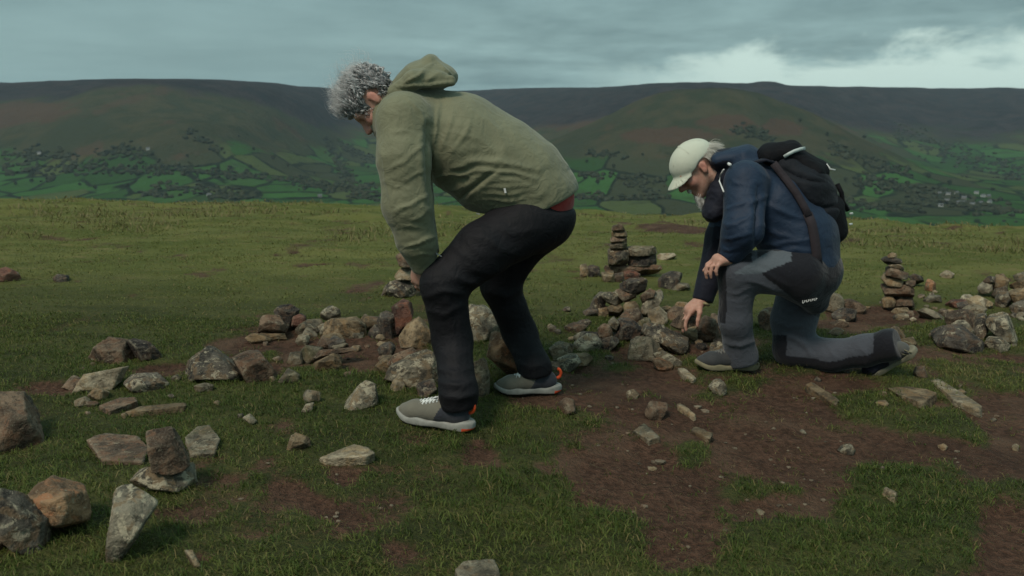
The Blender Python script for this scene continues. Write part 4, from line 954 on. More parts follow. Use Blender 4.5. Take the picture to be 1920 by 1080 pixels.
for nm_, pr in zip(('near_turf', 'meadow_turf', 'far_meadow_turf', 'litter', 'straw'), parts):
    V, Q, T, C = pr
    g = link('grass', mesh_from('grass', V, [Q, T], [m_grass], cols=C))
    tag(g, {'near_turf': 'short cropped grass around the path and stones', 'meadow_turf': 'green meadow grass behind the stone row', 'far_meadow_turf': 'tussocky grass along the brow of the hill', 'litter': 'dead grass litter lying on the bare soil', 'straw': 'pale straw tussocks in the back of the meadow'}[nm_], 'grass', kind='stuff')
# ------------------------------------------------------------------ implicit surfaces for bodies and clothing
def smin(a, b, k):
    if k <= 0: return np.minimum(a, b)
    h = np.clip(0.5 + 0.5 * (b - a) / k, 0, 1)
    return b + (a - b) * h - k * h * (1 - h)
def smax(a, b, k): return -smin(-a, -b, k)
def cone(a, b, ra, rb, flat=None, fs=1.0):
    """tapered capsule; flat = unit axis along which the section is scaled by fs (fs > 1: wider)"""
    a = np.asarray(a, float); b = np.asarray(b, float); ab = b - a; L2 = max(ab @ ab, 1e-9)
    def f(p):
        t_ = np.clip(((p - a) @ ab) / L2, 0, 1)
        v = p - a - t_[:, None] * ab
        if flat is not None:
            c = v @ flat
            v = v + (c * (1.0 / fs - 1.0))[:, None] * flat
        return np.sqrt((v * v).sum(1)) - (ra + (rb - ra) * t_)
    return f
def many(fs, k):
    """smooth union that skips the members which cannot matter inside a small block of points"""
    if len(fs) == 1: return fs[0]
    def f(p):
        act = fs
        if len(p) > 60:
            lo_, hi_ = p.min(0), p.max(0); R_ = 0.5 * np.linalg.norm(hi_ - lo_) * 1.25
            if R_ < 0.4:
                c = (0.5 * (lo_ + hi_))[None]
                dc = np.array([float(g(c)[0]) for g in fs]); ub = dc.min() + R_
                act = [g for g, d_ in zip(fs, dc) if d_ - R_ <= ub + k]
        d = act[0](p)
        for g in act[1:]: d = smin(d, g(p), k)
        return d
    return f
def chain(pts, rads, flat=None, fs=None, k=0.02):
    pts = [np.asarray(q, float) for q in pts]
    fs = [1.0] * len(pts) if fs is None else fs
    return many([cone(pts[i], pts[i + 1], rads[i], rads[i + 1], flat, 0.5 * (fs[i] + fs[i + 1])) for i in range(len(pts) - 1)], k)
def ellipsoid(c, r, R=None):
    c = np.asarray(c, float); r = np.asarray(r, float)
    def f(p):
        q = p - c
        if R is not None: q = q @ R
        k0 = np.sqrt(((q / r) ** 2).sum(1)); k1 = np.sqrt(((q / (r * r)) ** 2).sum(1)) + 1e-9
        return k0 * (k0 - 1) / k1
    return f
def union(fs, k=0.02): return many(fs, k)
def guard(f, g, k):
    """smooth union of g onto f, g skipped where it is far away"""
    return many([f, g], k)
def cut(f, g, k=0.004):
    return lambda p: smax(f(p), -g(p), k)
def half(pt, n):
    """negative on the side n points away from"""
    pt = np.asarray(pt, float); n = np.asarray(n, float); n = n / np.linalg.norm(n)
    return lambda p: (p - pt) @ n
def clip(f, pt, n, k=0.006):
    h = half(pt, n)
    return lambda p: smax(f(p), h(p), k)
def xform(f, O, R, s=1.0):
    """f given in a local frame: columns of R are the local axes in world space"""
    O = np.asarray(O, float)
    return lambda p: f(((p - O) @ R) / s) * s
def polygonise(f, lo, hi, h, block=12):
    lo = np.asarray(lo, float); hi = np.asarray(hi, float)
    n = np.ceil((hi - lo) / h).astype(int) + 1
    nb = np.ceil((n - 1) / block).astype(int); n = nb * block + 1
    D = np.full(n, 1.0, np.float32)
    bc = np.stack(np.meshgrid(*[np.arange(q) for q in nb], indexing='ij'), -1).reshape(-1, 3)
    cen = lo + (bc + 0.5) * block * h
    dc = f(cen)
    act = np.abs(dc) < block * h * 0.87 * 1.25 + 0.012
    D_in = dc < 0
    g = np.stack(np.meshgrid(*[np.arange(block + 1)] * 3, indexing='ij'), -1).reshape(-1, 3)
    for b_, a_, inn in zip(bc, act, D_in):
        s = b_ * block
        sl = tuple(slice(q, q + block + 1) for q in s)
        if a_:
            D[sl] = f(lo + (g + s) * h).reshape((block + 1,) * 3)
        elif inn:
            sub = D[sl]; sub[sub == 1.0] = -1.0
    S = D < 0
    cs = np.zeros(np.array(n) - 1, np.int8)
    for dx in (0, 1):
        for dy in (0, 1):
            for dz in (0, 1):
                cs += S[dx:n[0] - 1 + dx, dy:n[1] - 1 + dy, dz:n[2] - 1 + dz]
    cells = np.argwhere((cs > 0) & (cs < 8))
    vid = np.full(cs.shape, -1, np.int32); vid[tuple(cells.T)] = np.arange(len(cells))
    acc = np.zeros((len(cells), 3)); cnt = np.zeros(len(cells))
    corners = [(x, y, z) for x in (0, 1) for y in (0, 1) for z in (0, 1)]
    val = {c: D[cells[:, 0] + c[0], cells[:, 1] + c[1], cells[:, 2] + c[2]] for c in corners}
    for c in corners:
        for ax in range(3):
            if c[ax] == 0:
                c2 = list(c); c2[ax] = 1; c2 = tuple(c2)
                va, vb = val[c], val[c2]; m = (va < 0) != (vb < 0)
                t_ = np.where(m, va / np.where(m, va - vb, 1), 0)
                pt = np.array(c, float)[None].repeat(len(cells), 0); pt[:, ax] += t_
                acc += pt * m[:, None]; cnt += m
    V = lo + (cells + acc / cnt[:, None]) * h
    faces = []
    for ax in range(3):
        o1, o2 = (ax + 1) % 3, (ax + 2) % 3
        sl0 = [slice(None)] * 3; sl1 = [slice(None)] * 3
        sl0[ax] = slice(0, n[ax] - 1); sl1[ax] = slice(1, n[ax])
        ch = S[tuple(sl0)] != S[tuple(sl1)]
        e = np.argwhere(ch)
        e = e[(e[:, o1] > 0) & (e[:, o2] > 0) & (e[:, o1] < n[o1] - 1) & (e[:, o2] < n[o2] - 1)]
        if not len(e): continue
        q = []
        for a_, b_ in ((1, 1), (0, 1), (0, 0), (1, 0)):
            c = e.copy(); c[:, o1] -= a_; c[:, o2] -= b_
            q.append(vid[tuple(c.T)])
        q = np.stack(q, -1)
        flip = ~S[tuple(e.T)]
        q[flip] = q[flip][:, ::-1]
        faces.append(q)
    F = np.concatenate(faces)
    F = F[(F >= 0).all(1)]
    return V, F
def vnormals(V, F):
    a = V[F[:, 1]] - V[F[:, 0]]; b_ = V[F[:, 2]] - V[F[:, 0]]; c = V[F[:, 3]] - V[F[:, 0]]
    n = np.cross(a, b_) + np.cross(b_, c)
    N = np.zeros_like(V)
    for k in range(4):
        for ax in range(3): N[:, ax] += np.bincount(F[:, k], n[:, ax], len(V))
    return N / (np.linalg.norm(N, axis=1)[:, None] + 1e-12)
def relax(V, F, it=1, w=0.5):
    for _ in range(it):
        acc = np.zeros_like(V); cnt = np.zeros(len(V))
        for k in range(4):
            a_, b_ = F[:, k], F[:, (k + 1) % 4]
            for ax in range(3):
                acc[:, ax] += np.bincount(a_, V[b_, ax], len(V)) + np.bincount(b_, V[a_, ax], len(V))
            cnt += np.bincount(a_, minlength=len(V)) + np.bincount(b_, minlength=len(V))
        V = V * (1 - w) + w * acc / np.maximum(cnt, 1)[:, None]
    return V
def folds(V, N, lines, Yref, near_only=True):
    """press creases (depth > 0) or raise ridges (depth < 0) along polylines traced on the camera side of a garment"""
    disp = np.zeros(len(V))
    face = np.clip((-N[:, 1]) * 1.6 + 0.15, 0, 1) if near_only else 1.0
    sc = FPX / Yref
    PX, PZ = to_px(V)
    PX = PX + 5.0 * fbm(V * 16, 2, 301); PZ = PZ + 5.0 * fbm(V * 16, 2, 302)
    for pts, width, depth in lines:
        q = np.array(pts, float).reshape(-1, 2); best = np.full(len(V), 1e9); tt = np.zeros(len(V))
        tot = len(q) - 1
        for i in range(tot):
            a_, b_ = q[i], q[i + 1]; ab = b_ - a_
            t_ = np.clip(((PX - a_[0]) * ab[0] + (PZ - a_[1]) * ab[1]) / (ab @ ab), 0, 1)
            d_ = np.hypot(PX - a_[0] - t_ * ab[0], PZ - a_[1] - t_ * ab[1])
            m = d_ < best; best = np.where(m, d_, best); tt = np.where(m, (i + t_) / tot, tt)
        env = np.sin(np.pi * np.clip(0.12 + 0.76 * tt, 0, 1))
        disp -= depth * env * (np.exp(-(best / width) ** 1.3) - 0.32 * np.exp(-((best - 2.4 * width) / (1.5 * width)) ** 2))
    return V + N * (disp * face)[:, None]
def wrinkle(V, N, amp, scale, seed, stretch=(1, 1, 1), mask=None):
    w = fbm(V * scale * np.asarray(stretch), 3, seed)
    w = 1 - np.abs(w) * 2.4
    if mask is not None: w = w * mask
    return V + N * (amp * w)[:, None]
def strands(roots, dirs, length, wind, curl, rad, seed, seg=9, grav=0.0, sides=3, freq=(1.2, 2.6), clump=None):
    r = np.random.default_rng(seed); n = len(roots)
    L = length * (0.6 + 0.8 * r.random(n)); ph = r.uniform(0, 6.28, n); fr = r.uniform(freq[0], freq[1], n)
    if clump is not None:
        ph = clump[:, 0] * 9.0 + 0.5 * r.normal(size=n); fr = freq[0] + (freq[1] - freq[0]) * (0.5 + 0.5 * clump[:, 1])
    P_ = [roots]; cur = roots.copy(); d = dirs.copy()
    ax1 = np.cross(d, r.normal(size=(n, 3)) if clump is None else np.array([0.2, 0.9, 0.3]) + 0.25 * r.normal(size=(n, 3))); ax1 /= np.linalg.norm(ax1, axis=1)[:, None] + 1e-9
    ax2 = np.cross(d, ax1)
    for s in range(1, seg + 1):
        t_ = s / seg
        w = np.asarray(wind)[None] * (t_ * 1.1) + np.array([0, 0, -grav])[None] * t_
        cd_ = curl * (ax1 * np.cos(ph + fr * 6.28 * t_)[:, None] + ax2 * np.sin(ph + fr * 6.28 * t_)[:, None])
        v = d * (1 - 0.55 * t_) + w + cd_
        v /= np.linalg.norm(v, axis=1)[:, None]
        cur = cur + v * (L / seg)[:, None]
        P_.append(cur)
    P_ = np.stack(P_, 1)                                  # n, seg+1, 3
    tan = np.gradient(P_, axis=1); tan /= np.linalg.norm(tan, axis=2)[..., None] + 1e-9
    a_ = np.cross(tan, np.array([0.3, 0.2, 0.93])); a_ /= np.linalg.norm(a_, axis=2)[..., None] + 1e-9
    b_ = np.cross(tan, a_)
    rr = rad * np.linspace(1.0, 0.25, seg + 1)[None, :, None] * (0.7 + 0.6 * r.random(n))[:, None, None]
    ring = [P_ + rr * (a_ * math.cos(q * 6.2832 / sides) + b_ * math.sin(q * 6.2832 / sides)) for q in range(sides)]
    V = np.stack(ring, 2).reshape(-1, 3)
    i = np.arange(n * (seg + 1) * sides).reshape(n, seg + 1, sides); j = np.roll(i, -1, axis=2)
    F = np.stack([i[:, :-1], j[:, :-1], j[:, 1:], i[:, 1:]], -1).reshape(-1, 4)
    return V, F, np.repeat(r.random(n), (seg + 1) * sides)

# ------------------------------------------------------------------ fabrics, skin, rubber
def cloth(name, c, c2=None, rough=0.8, weave=900, spec=0.25, wr=0.5, sheen=0.15):
    m, t, b = newmat(name)
    p = objco(t)
    c2 = c2 or tuple(0.8 * k for k in c)
    n = t.noise(p, 14, 5, 0.6); n2 = t.noise(p, 60, 4, 0.6); w = t.noise(p, weave, 2, 0.5)
    col = t.mix(t.ramp(n, 0.3, 0.7), c, c2)
    col = t.mix(t.math('MULTIPLY', w, 0.25), col, tuple(0.7 * k for k in c))
    t.put(b.inputs['Base Color'], col)
    b.inputs['Roughness'].default_value = rough
    b.inputs['Specular IOR Level'].default_value = spec
    if 'Sheen Weight' in b.inputs: b.inputs['Sheen Weight'].default_value = sheen
    h = t.math('ADD', t.math('MULTIPLY', t.noise(p, 22, 4, 0.55, 1.2), 1.0), t.math('MULTIPLY', n2, 0.25))
    t.put(b.inputs['Normal'], t.bump(h, wr, 0.012, t.bump(w, 0.15, 0.001)))
    return m
def plainmat(name, c, rough=0.6, spec=0.4, bump=0.0, scale=200):
    m, t, b = newmat(name)
    n = t.noise(objco(t), scale * 0.3, 4)
    t.put(b.inputs['Base Color'], t.mix(t.ramp(n, 0.3, 0.7), tuple(0.85 * k for k in c), tuple(min(1, 1.1 * k) for k in c)))
    b.inputs['Roughness'].default_value = rough; b.inputs['Specular IOR Level'].default_value = spec
    if bump: t.put(b.inputs['Normal'], t.bump(t.noise(objco(t), scale, 3), bump, 0.002))
    return m
m_skin, t, b = newmat('skin')
n = t.noise(objco(t), 70, 5)
t.put(b.inputs['Base Color'], t.mix(t.math('MULTIPLY', t.ramp(n, 0.35, 0.7), 0.35), t.attr('Col', 0), (0.30, 0.12, 0.085)))
b.inputs['Roughness'].default_value = 0.55; b.inputs['Specular IOR Level'].default_value = 0.35
b.inputs['Subsurface Weight'].default_value = 0.12; b.inputs['Subsurface Radius'].default_value = (0.012, 0.005, 0.003); b.inputs['Subsurface Scale'].default_value = 0.5
t.put(b.inputs['Normal'], t.bump(t.noise(objco(t), 260, 4), 0.25, 0.002))
m_hair, t, b = newmat('grey_hair')
t.put(b.inputs['Base Color'], t.attr('Col', 0)); b.inputs['Roughness'].default_value = 0.5
def head_sdf(hat=False):
    """local frame: x forward, y to the person's left, z towards the crown"""
    fs = [ellipsoid((-0.012, 0, 0.035), (0.098, 0.077, 0.086)), ellipsoid((0.032, 0, -0.030), (0.062, 0.058, 0.088)),
          cone((-0.005, 0.046, -0.045), (0.062, 0.016, -0.098), 0.022, 0.020), cone((-0.005, -0.046, -0.045), (0.062, -0.016, -0.098), 0.022, 0.020),
          ellipsoid((0.076, 0, -0.102), (0.020, 0.022, 0.017)),
          cone((0.078, 0.042, 0.030), (0.084, -0.042, 0.030), 0.014, 0.014), ellipsoid((0.062, 0.040, -0.022), (0.024, 0.022, 0.024)), ellipsoid((0.062, -0.040, -0.022), (0.024, 0.022, 0.024))]
    base = union(fs, 0.022)
    nose = union([cone((0.090, 0, 0.016), (0.118, 0, -0.024), 0.008, 0.0125), ellipsoid((0.104, 0.012, -0.030), (0.011, 0.009, 0.009)), ellipsoid((0.104, -0.012, -0.030), (0.011, 0.009, 0.009))], 0.010)
    lips = union([cone((0.089, 0.018, -0.060), (0.089, -0.018, -0.060), 0.0075, 0.0075, np.array([0, 1., 0]), 1.0), cone((0.086, 0.015, -0.073), (0.086, -0.015, -0.073), 0.0085, 0.0085)], 0.004)
    eyes = [ellipsoid((0.090, s * 0.032, 0.008), (0.016, 0.018, 0.012)) for s in (1, -1)]
    balls = union([ellipsoid((0.076, s * 0.032, 0.008), (0.0125, 0.014, 0.011)) for s in (1, -1)], 0.0)
    ears = []
    for s in (1, -1):
        e = union([ellipsoid((-0.014, s * 0.078, 0.000), (0.017, 0.010, 0.025)), ellipsoid((-0.007, s * 0.076, -0.022), (0.011, 0.009, 0.013))], 0.008)
        e = cut(e, ellipsoid((-0.011, s * 0.091, 0.001), (0.009, 0.010, 0.015)), 0.006)
        ears.append(e)
    def f(p):
        d = base(p)
        for e in eyes: d = smax(d, -e(p), 0.010)
        return smin(d, balls(p), 0.003)
    return many([many([many([f, nose], 0.012), lips], 0.006)] + ears, 0.006)
HEAD = head_sdf()
def frame(fwd, up):
    f = np.asarray(fwd, float); f /= np.linalg.norm(f); u_ = np.asarray(up, float); u_ = u_ - f * (u_ @ f); u_ /= np.linalg.norm(u_)
    l = np.cross(u_, f)
    return np.stack([f, l, u_], 1)         # columns: forward, left, up
def hand_sdf(wrist, knuckle, side, curl, spread=0.0, thumb=1, scale=1.0, normal=(0, 0, 1.0)):
    """palm from wrist to knuckle; normal = back of the hand; side = unit towards the index finger; curl = bend per joint (rad)"""
    w = np.asarray(wrist, float); kx = np.asarray(knuckle, float)
    d = kx - w; L = np.linalg.norm(d); d /= L
    nrm = np.asarray(normal, float); nrm = nrm - d * (nrm @ d); nrm /= np.linalg.norm(nrm)
    sd_ = np.cross(d, nrm); sd_ *= np.sign(sd_ @ np.asarray(side, float)) or 1
    fs = [cone(w, kx - 0.012 * d, 0.027 * scale, 0.028 * scale, sd_, 1.45), ]
    lens = [(0.042, 0.026, 0.021), (0.047, 0.030, 0.022), (0.043, 0.028, 0.021), (0.034, 0.021, 0.018)]
    for i in range(4):
        o = 0.031 - 0.0205 * i
        p0 = kx + sd_ * o * scale - d * (0.004 + 0.006 * abs(i - 1))
        ang = curl[0]; pts = [p0 - d * 0.02, p0]; rad = [0.0105, 0.0098]
        lat = spread * (1.2 - i * 0.8)
        for j in range(3):
            dd = d * math.cos(ang) - nrm * math.sin(ang) + sd_ * lat * math.cos(ang); dd /= np.linalg.norm(dd)
            pts.append(pts[-1] + dd * lens[i][j] * scale); rad.append([0.0090, 0.0082, 0.0070][j]); ang += curl[min(j + 1, len(curl) - 1)]
        fs.append(chain(pts, [q * scale for q in rad], k=0.003))
    palm = fs[0]
    tb = w + d * 0.030 + sd_ * 0.026 * scale - nrm * 0.006
    t1 = tb + (d * 0.55 + sd_ * 0.70 - nrm * 0.35) * 0.042 * scale
    t2 = t1 + (d * 0.85 + sd_ * 0.22 - nrm * 0.55) * 0.032 * scale
    t3 = t2 + (d * 0.80 + sd_ * 0.02 - nrm * 0.70) * 0.024 * scale
    th = chain([w + d * 0.02 + sd_ * 0.012, tb, t1, t2, t3], [0.016, 0.0155, 0.0125, 0.0105, 0.0085], k=0.006)
    return many([many([palm, many(fs[1:], 0.0)], 0.006), th], 0.008)
def skin_col(V, N, O, R, s):
    """base complexion with ruddier nose, cheeks, ears and knuckles"""
    q = ((V - O) @ R) / s
    base_ = np.array([0.47, 0.285, 0.215]); red = np.array([0.48, 0.195, 0.150])
    k = np.zeros(len(V))
    for c, r_ in (((0.108, 0, -0.02), 0.03), ((0.07, 0.045, -0.02), 0.035), ((0.07, -0.045, -0.02), 0.035), ((-0.014, 0.085, 0), 0.03), ((-0.014, -0.085, 0), 0.03), ((0.09, 0, -0.066), 0.022)):
        k = np.maximum(k, np.exp(-(((q - np.array(c)) / r_) ** 2).sum(1)))
    dark = np.zeros(len(V))
    for sy in (1, -1): dark = np.maximum(dark, np.exp(-(((q - np.array([0.088, sy * 0.032, 0.009])) / np.array([0.02, 0.013, 0.0055])) ** 2).sum(1)))
    c = base_ * (1 - 0.8 * k)[:, None] + red * (0.8 * k)[:, None]
    c = c * (1 - 0.85 * dark)[:, None] + np.array([0.03, 0.022, 0.018]) * (0.85 * dark)[:, None]
    far_ = np.linalg.norm(q, axis=1) > 0.22
    c[far_] = np.array([0.46, 0.26, 0.195])
    return c
# shoe in its own frame: x towards the toe (heel at 0, toe at 0.30), y lateral, z up from the sole
def shoe_parts(high=0.0):
    up = np.array([0, 1.0, 0])
    upper = union([cone((0.052, 0, 0.052), (0.125, 0.0, 0.056), 0.036, 0.040, up, 0.95), cone((0.125, 0, 0.054), (0.222, 0.004, 0.042), 0.040, 0.034, up, 1.18),
                   cone((0.222, 0.004, 0.042), (0.262, 0.002, 0.036), 0.034, 0.024, up, 1.25), cone((0.060, 0, 0.06), (0.085, 0, 0.100 + high), 0.036, 0.037, up, 0.95)], 0.02)
    upper = clip(upper, (0, 0, 0.022), (0, 0, -1), 0.004)
    upper = clip(upper, (0.06, 0, 0.112 + high), (-0.18, 0, 1), 0.006)
    upper = cut(upper, cone((0.082, 0, 0.10 + high), (0.082, 0, 0.16 + high), 0.029, 0.034), 0.006)
    def sole(p):
        x = p[:, 0]
        hw = 0.036 + 0.012 * np.sin(np.clip((x - 0.09) / 0.21, 0, 1) * math.pi) ** 1.0 - 0.004 * np.exp(-((x - 0.12) / 0.04) ** 2)
        end = np.where(x > 0.24, np.sqrt(np.clip(1 - ((x - 0.24) / 0.056) ** 2, 0, 1)), np.where(x < 0.045, np.sqrt(np.clip(1 - ((0.045 - x) / 0.055) ** 2, 0.0, 1)), 1))
        side = np.abs(p[:, 1] - 0.003) - hw * end
        zb = 0.0 + 0.022 * sstep(0.22, 0.30, x) ** 1.5 + 0.012 * sstep(0.035, -0.012, x) + 0.003 * sstep(0.09, 0.13, x) * sstep(0.19, 0.15, x)
        zt = 0.030 + 0.010 * sstep(0.10, 0.0, x) + 0.010 * sstep(0.23, 0.30, x) + 0.003 * np.sin(x * 70)
        return smax(np.maximum(side, np.maximum(x - 0.296, -0.010 - x)), smax(zb - p[:, 2], p[:, 2] - zt, 0.006), 0.010)
    return upper, sole
def make_shoe(name, parent, O, xdir, zdir, mats, scale=1.0, high=0.0, laces=True, tabcol=None, collar=None):
    R = frame(xdir, zdir)
    up, so = shoe_parts(high)
    V, F = polygonise(up, (-0.02, -0.07, 0.005), (0.32, 0.07, 0.17 + high), 0.0042, 16)
    fm = np.zeros(len(F), int)
    cen = V[F].mean(1)
    fm[(cen[:, 0] < 0.125 - (cen[:, 2] - 0.05) * 0.5)] = 1                # dark heel counter and collar
    toW = lambda v: O + (v * scale) @ R.T
    sh = link(name, mesh_from(name, toW(relax(V, F, 2)), F, [mats['upper'], mats['heel']], fm), parent)
    V, F = polygonise(so, (-0.03, -0.08, -0.02), (0.33, 0.08, 0.06), 0.004, 16)
    cen = V[F].mean(1); fm = np.zeros(len(F), int); fm[cen[:, 2] < 0.007 + 0.010 * sstep(0.22, 0.3, cen[:, 0])] = 1
    if 'accent' in mats: fm[(cen[:, 0] < 0.03) & (cen[:, 2] < 0.019)] = 2
    V = relax(V, F, 2)
    s_ = link('sole', mesh_from('sole', toW(V), F, [mats['sole'], mats['outsole'], mats.get('accent', mats['outsole'])], fm), sh)
    s_.matrix_parent_inverse = sh.matrix_world.inverted() if False else Matrix.Identity(4)
    kids = [s_]
    if laces:
        Vv, Ff, Tt, k = [], [], [], 0
        for q in range(6):
            x = 0.135 + q * 0.0135; zt = 0.104 - q * 0.0048
            for sgn in (1, -1):
                pts = [(x - 0.006, -sgn * 0.026, zt - 0.010), (x, -sgn * 0.004, zt + 0.001), (x + 0.010, sgn * 0.026, zt - 0.012)]
                v, f = tube(toW(np.array(pts)), 0.0036, 5); Vv.append(v); Ff.append(f[0] + k); Tt.append(f[1] + k); k += len(v)
        for pts in ([(0.128, 0.0, 0.104), (0.120, 0.020, 0.118), (0.138, 0.034, 0.108), (0.134, 0.012, 0.104)], [(0.128, 0, 0.104), (0.120, -0.022, 0.116), (0.140, -0.036, 0.102), (0.134, -0.012, 0.104)]):
            v, f = tube(toW(np.array(pts)), 0.0026, 5); Vv.append(v); Ff.append(f[0] + k); Tt.append(f[1] + k); k += len(v)
        kids.append(link('lace', mesh_from('lace', np.concatenate(Vv), [np.concatenate(Ff), np.concatenate(Tt)], [mats['lace']]), sh))
    if 'tab' in mats:
        a_ = np.linspace(0.2, math.pi - 0.1, 9)
        pts = np.stack([0.018 - 0.020 * np.sin(a_), 0 * a_, 0.088 + high + 0.022 * np.cos(a_)], -1)
        v, f = tube(toW(pts), 0.0065, 7)
        kids.append(link('heel_tab', mesh_from('heel_tab', v, f, [mats['tab']]), sh))
    for k_ in kids:
        k_.parent = sh; k_.matrix_parent_inverse = sh.matrix_parent_inverse if False else Matrix.Identity(4)
    return sh, toW
# ================================================================== the man bending forward
YV = np.array([0, 1.0, 0])
def bounds(pts, pad): 
    a_ = np.array(pts); return a_.min(0) - pad, a_.max(0) + pad
mA = empty('person', ground_hit(900, 780))
tag(mA, 'grey haired person in olive jacket and black trousers bending forward, hands on knee', 'person', 'two hikers among the stones')
m_olive = cloth('olive_jacket_cloth', (0.165, 0.165, 0.098), (0.138, 0.138, 0.082), 0.72, 1200, 0.3, 0.55)
m_red = cloth('red_shirt_cloth', (0.28, 0.035, 0.028), None, 0.85)
m_black = cloth('black_trouser_cloth', (0.0074, 0.0070, 0.0092), (0.0058, 0.0056, 0.0072), 0.72, 900, 0.22, 0.5, 0.0)
m_white = plainmat('white_print', (0.62, 0.62, 0.60), 0.6)
m_zip = plainmat('dark_zip', (0.03, 0.03, 0.032), 0.5)

# joints traced on the photograph, each at its own distance
A = {k: P(*v) for k, v in dict(
    t0=(745, 215, 3.24), t1=(778, 236, 3.24), t2=(862, 266, 3.24), t3=(930, 312, 3.24), t4=(982, 343, 3.24), t5=(1012, 372, 3.24), pel=(985, 402, 3.24),
    shL=(757, 226, 3.05), shR=(768, 220, 3.43), upL=(757, 300, 2.99), elL=(765, 385, 2.98), foL=(781, 450, 3.00), wrL=(796, 496, 3.04),
    elR=(774, 372, 3.44), wrR=(800, 478, 3.30), hipL=(985, 420, 3.13), thL=(905, 468, 3.06), knL=(832, 533, 3.01), shiL=(849, 640, 3.03), anL=(861, 735, 3.06),
    hipR=(1008, 422, 3.34), thR=(968, 468, 3.37), knR=(938, 535, 3.39), shiR=(975, 625, 3.43), anR=(1000, 690, 3.46), head=(702, 190, 3.22), nk=(728, 212, 3.24)).items()}
AY = lambda px, py, y: P(px, py, y)
# --- jacket: trunk, yoke, sleeves, hood
trunk = chain([A['t1'], A['t2'], A['t3'], A['t4'], A['t5'], AY(1003, 402, 3.24)], [0.138, 0.170, 0.180, 0.165, 0.138, 0.147], YV, [1.42, 1.22, 1.12, 1.12, 1.22, 1.28], 0.05)
yoke = chain([A['shL'], A['t1'] + np.array([0, 0, 0.01]), A['shR']], [0.088, 0.112, 0.088], None, None, 0.05)
collar = chain([A['t1'], A['nk']], [0.125, 0.082], YV, [1.1, 1.0], 0.03)
slL = chain([A['shL'], A['upL'], A['elL'], A['foL'], A['wrL']], [0.098, 0.088, 0.084, 0.067, 0.050], YV, [0.95, 0.92, 0.95, 1, 1], 0.03)
cuffdir = A['wrL'] - A['foL']
slL = clip(slL, A['wrL'] + 0.012 * cuffdir / np.linalg.norm(cuffdir), cuffdir, 0.006)
slR = chain([A['shR'], A['elR'], A['wrR']], [0.095, 0.078, 0.050], None, None, 0.03)
slR = clip(slR, A['wrR'], A['wrR'] - A['elR'], 0.006)
hood = union([ellipsoid(AY(802, 146, 3.24), (0.105, 0.135, 0.050), frame((0.97, 0, 0.10), (0, 0, 1.0))),
              chain([AY(742, 170, 3.24), AY(778, 135, 3.24), AY(808, 117, 3.24), AY(848, 146, 3.24)], [0.030, 0.030, 0.024, 0.018], YV, [2.6, 2.8, 2.4, 3.2], 0.02),
              chain([AY(738, 172, 3.12), AY(775, 150, 3.10), AY(845, 152, 3.13)], [0.022, 0.030, 0.018], None, None, 0.02),
              chain([AY(738, 172, 3.36), AY(775, 150, 3.38), AY(845, 152, 3.35)], [0.022, 0.030, 0.018], None, None, 0.02)], 0.022)
hem = half(AY(985, 399, 3.24), np.array([-0.02, 0, -1.0]))
trunkyoke = many([many([trunk, yoke], 0.06), collar], 0.04)
def jacketT(p):
    d = trunkyoke(p)
    # hem: a tilted cut, higher over the seat
    q = (p[:, 0] - A['pel'][0]); zc_ = AY(985, 398, 3.24)[2] + 0.46 * np.clip(q - 0.005, 0, 1) + 0.02 * np.clip(-q, 0, 1)
    d = smax(d, zc_ - p[:, 2], 0.008)
    return d
jacketA = many([many([many([jacketT, slR], 0.03), slL], 0.022), hood], 0.010)
lo, hi = bounds([A['shL'], A['wrL'], A['t5'], A['t3'], A['nk'], A['shR'], AY(808, 105, 3.24)], 0.24)
V, F = polygonise(jacketA, lo, hi, 0.0058)
V = relax(V, F, 2)
N = vnormals(V, F)
FA = [ # creases pressed into the cloth
 ([799,235, 803,290, 805,345, 807,385], 5, 0.022), ([765,180, 788,215, 803,258], 2.4, -0.00375), ([824,190, 817,235, 811,272], 3.2, -0.00675), ([852,212, 840,242, 828,280], 3.2, -0.00525), ([884,222, 872,252, 846,288], 3.2, -0.0045),
 ([836,322, 876,303, 940,303, 1012,318], 5, -0.007), ([842,334, 896,318, 962,323, 1004,336], 3.2, -0.0075), ([866,370, 898,338, 932,318], 4, 0.015), ([818,332, 848,325, 884,330], 3.2, -0.00675), ([822,352, 850,356, 872,346], 4, -0.006),
 ([905,350, 940,353, 990,345], 2, -0.003), ([908,364, 945,365, 992,357], 2, -0.003), ([902,377, 945,378, 985,371], 2, -0.003), ([922,341, 950,339, 980,337], 2, -0.00225),
 ([728,318, 752,306, 798,272], 3.2, -0.00525), ([746,352, 775,330, 800,318], 2.8, -0.00375), ([724,340, 740,352, 770,356], 2.8, -0.003), ([738,398, 770,388, 806,362], 3.2, -0.00525), ([770,415, 792,405, 809,388], 2.8, -0.00375),
 ([745,428, 770,424, 800,432], 2.8, -0.003), ([758,462, 785,456, 816,444], 2.8, -0.009), ([775,482, 795,476, 812,478], 2.4, -0.003), ([737,195, 731,250, 737,300, 741,350], 1.6, -0.003), ([714,285, 722,330, 737,385], 3.2, -0.0045), ([740,250, 764,244, 790,262], 3.2, -0.003),
 ([745,165, 790,159, 858,156], 2.4, -0.0105), ([752,160, 788,138, 812,121], 2.8, -0.00975), ([822,117, 838,134, 853,150], 2.4, -0.006), ([800,150, 822,138, 840,142], 3.2, -0.00525), ([850,250, 900,262, 940,290], 5.6, -0.003), ([900,215, 930,240, 950,275], 5.6, -0.00225), ([980,260, 1010,300, 1025,340], 6.4, -0.00225),
]
V = folds(V, N, FA, 3.1)
N = vnormals(V, F)
V = wrinkle(V, N, 0.0030, 8.5, 5, (1.0, 1.0, 1.6), 0.35 + 0.65 * (0.5 + 0.5 * fbm(V * 5, 2, 8)))
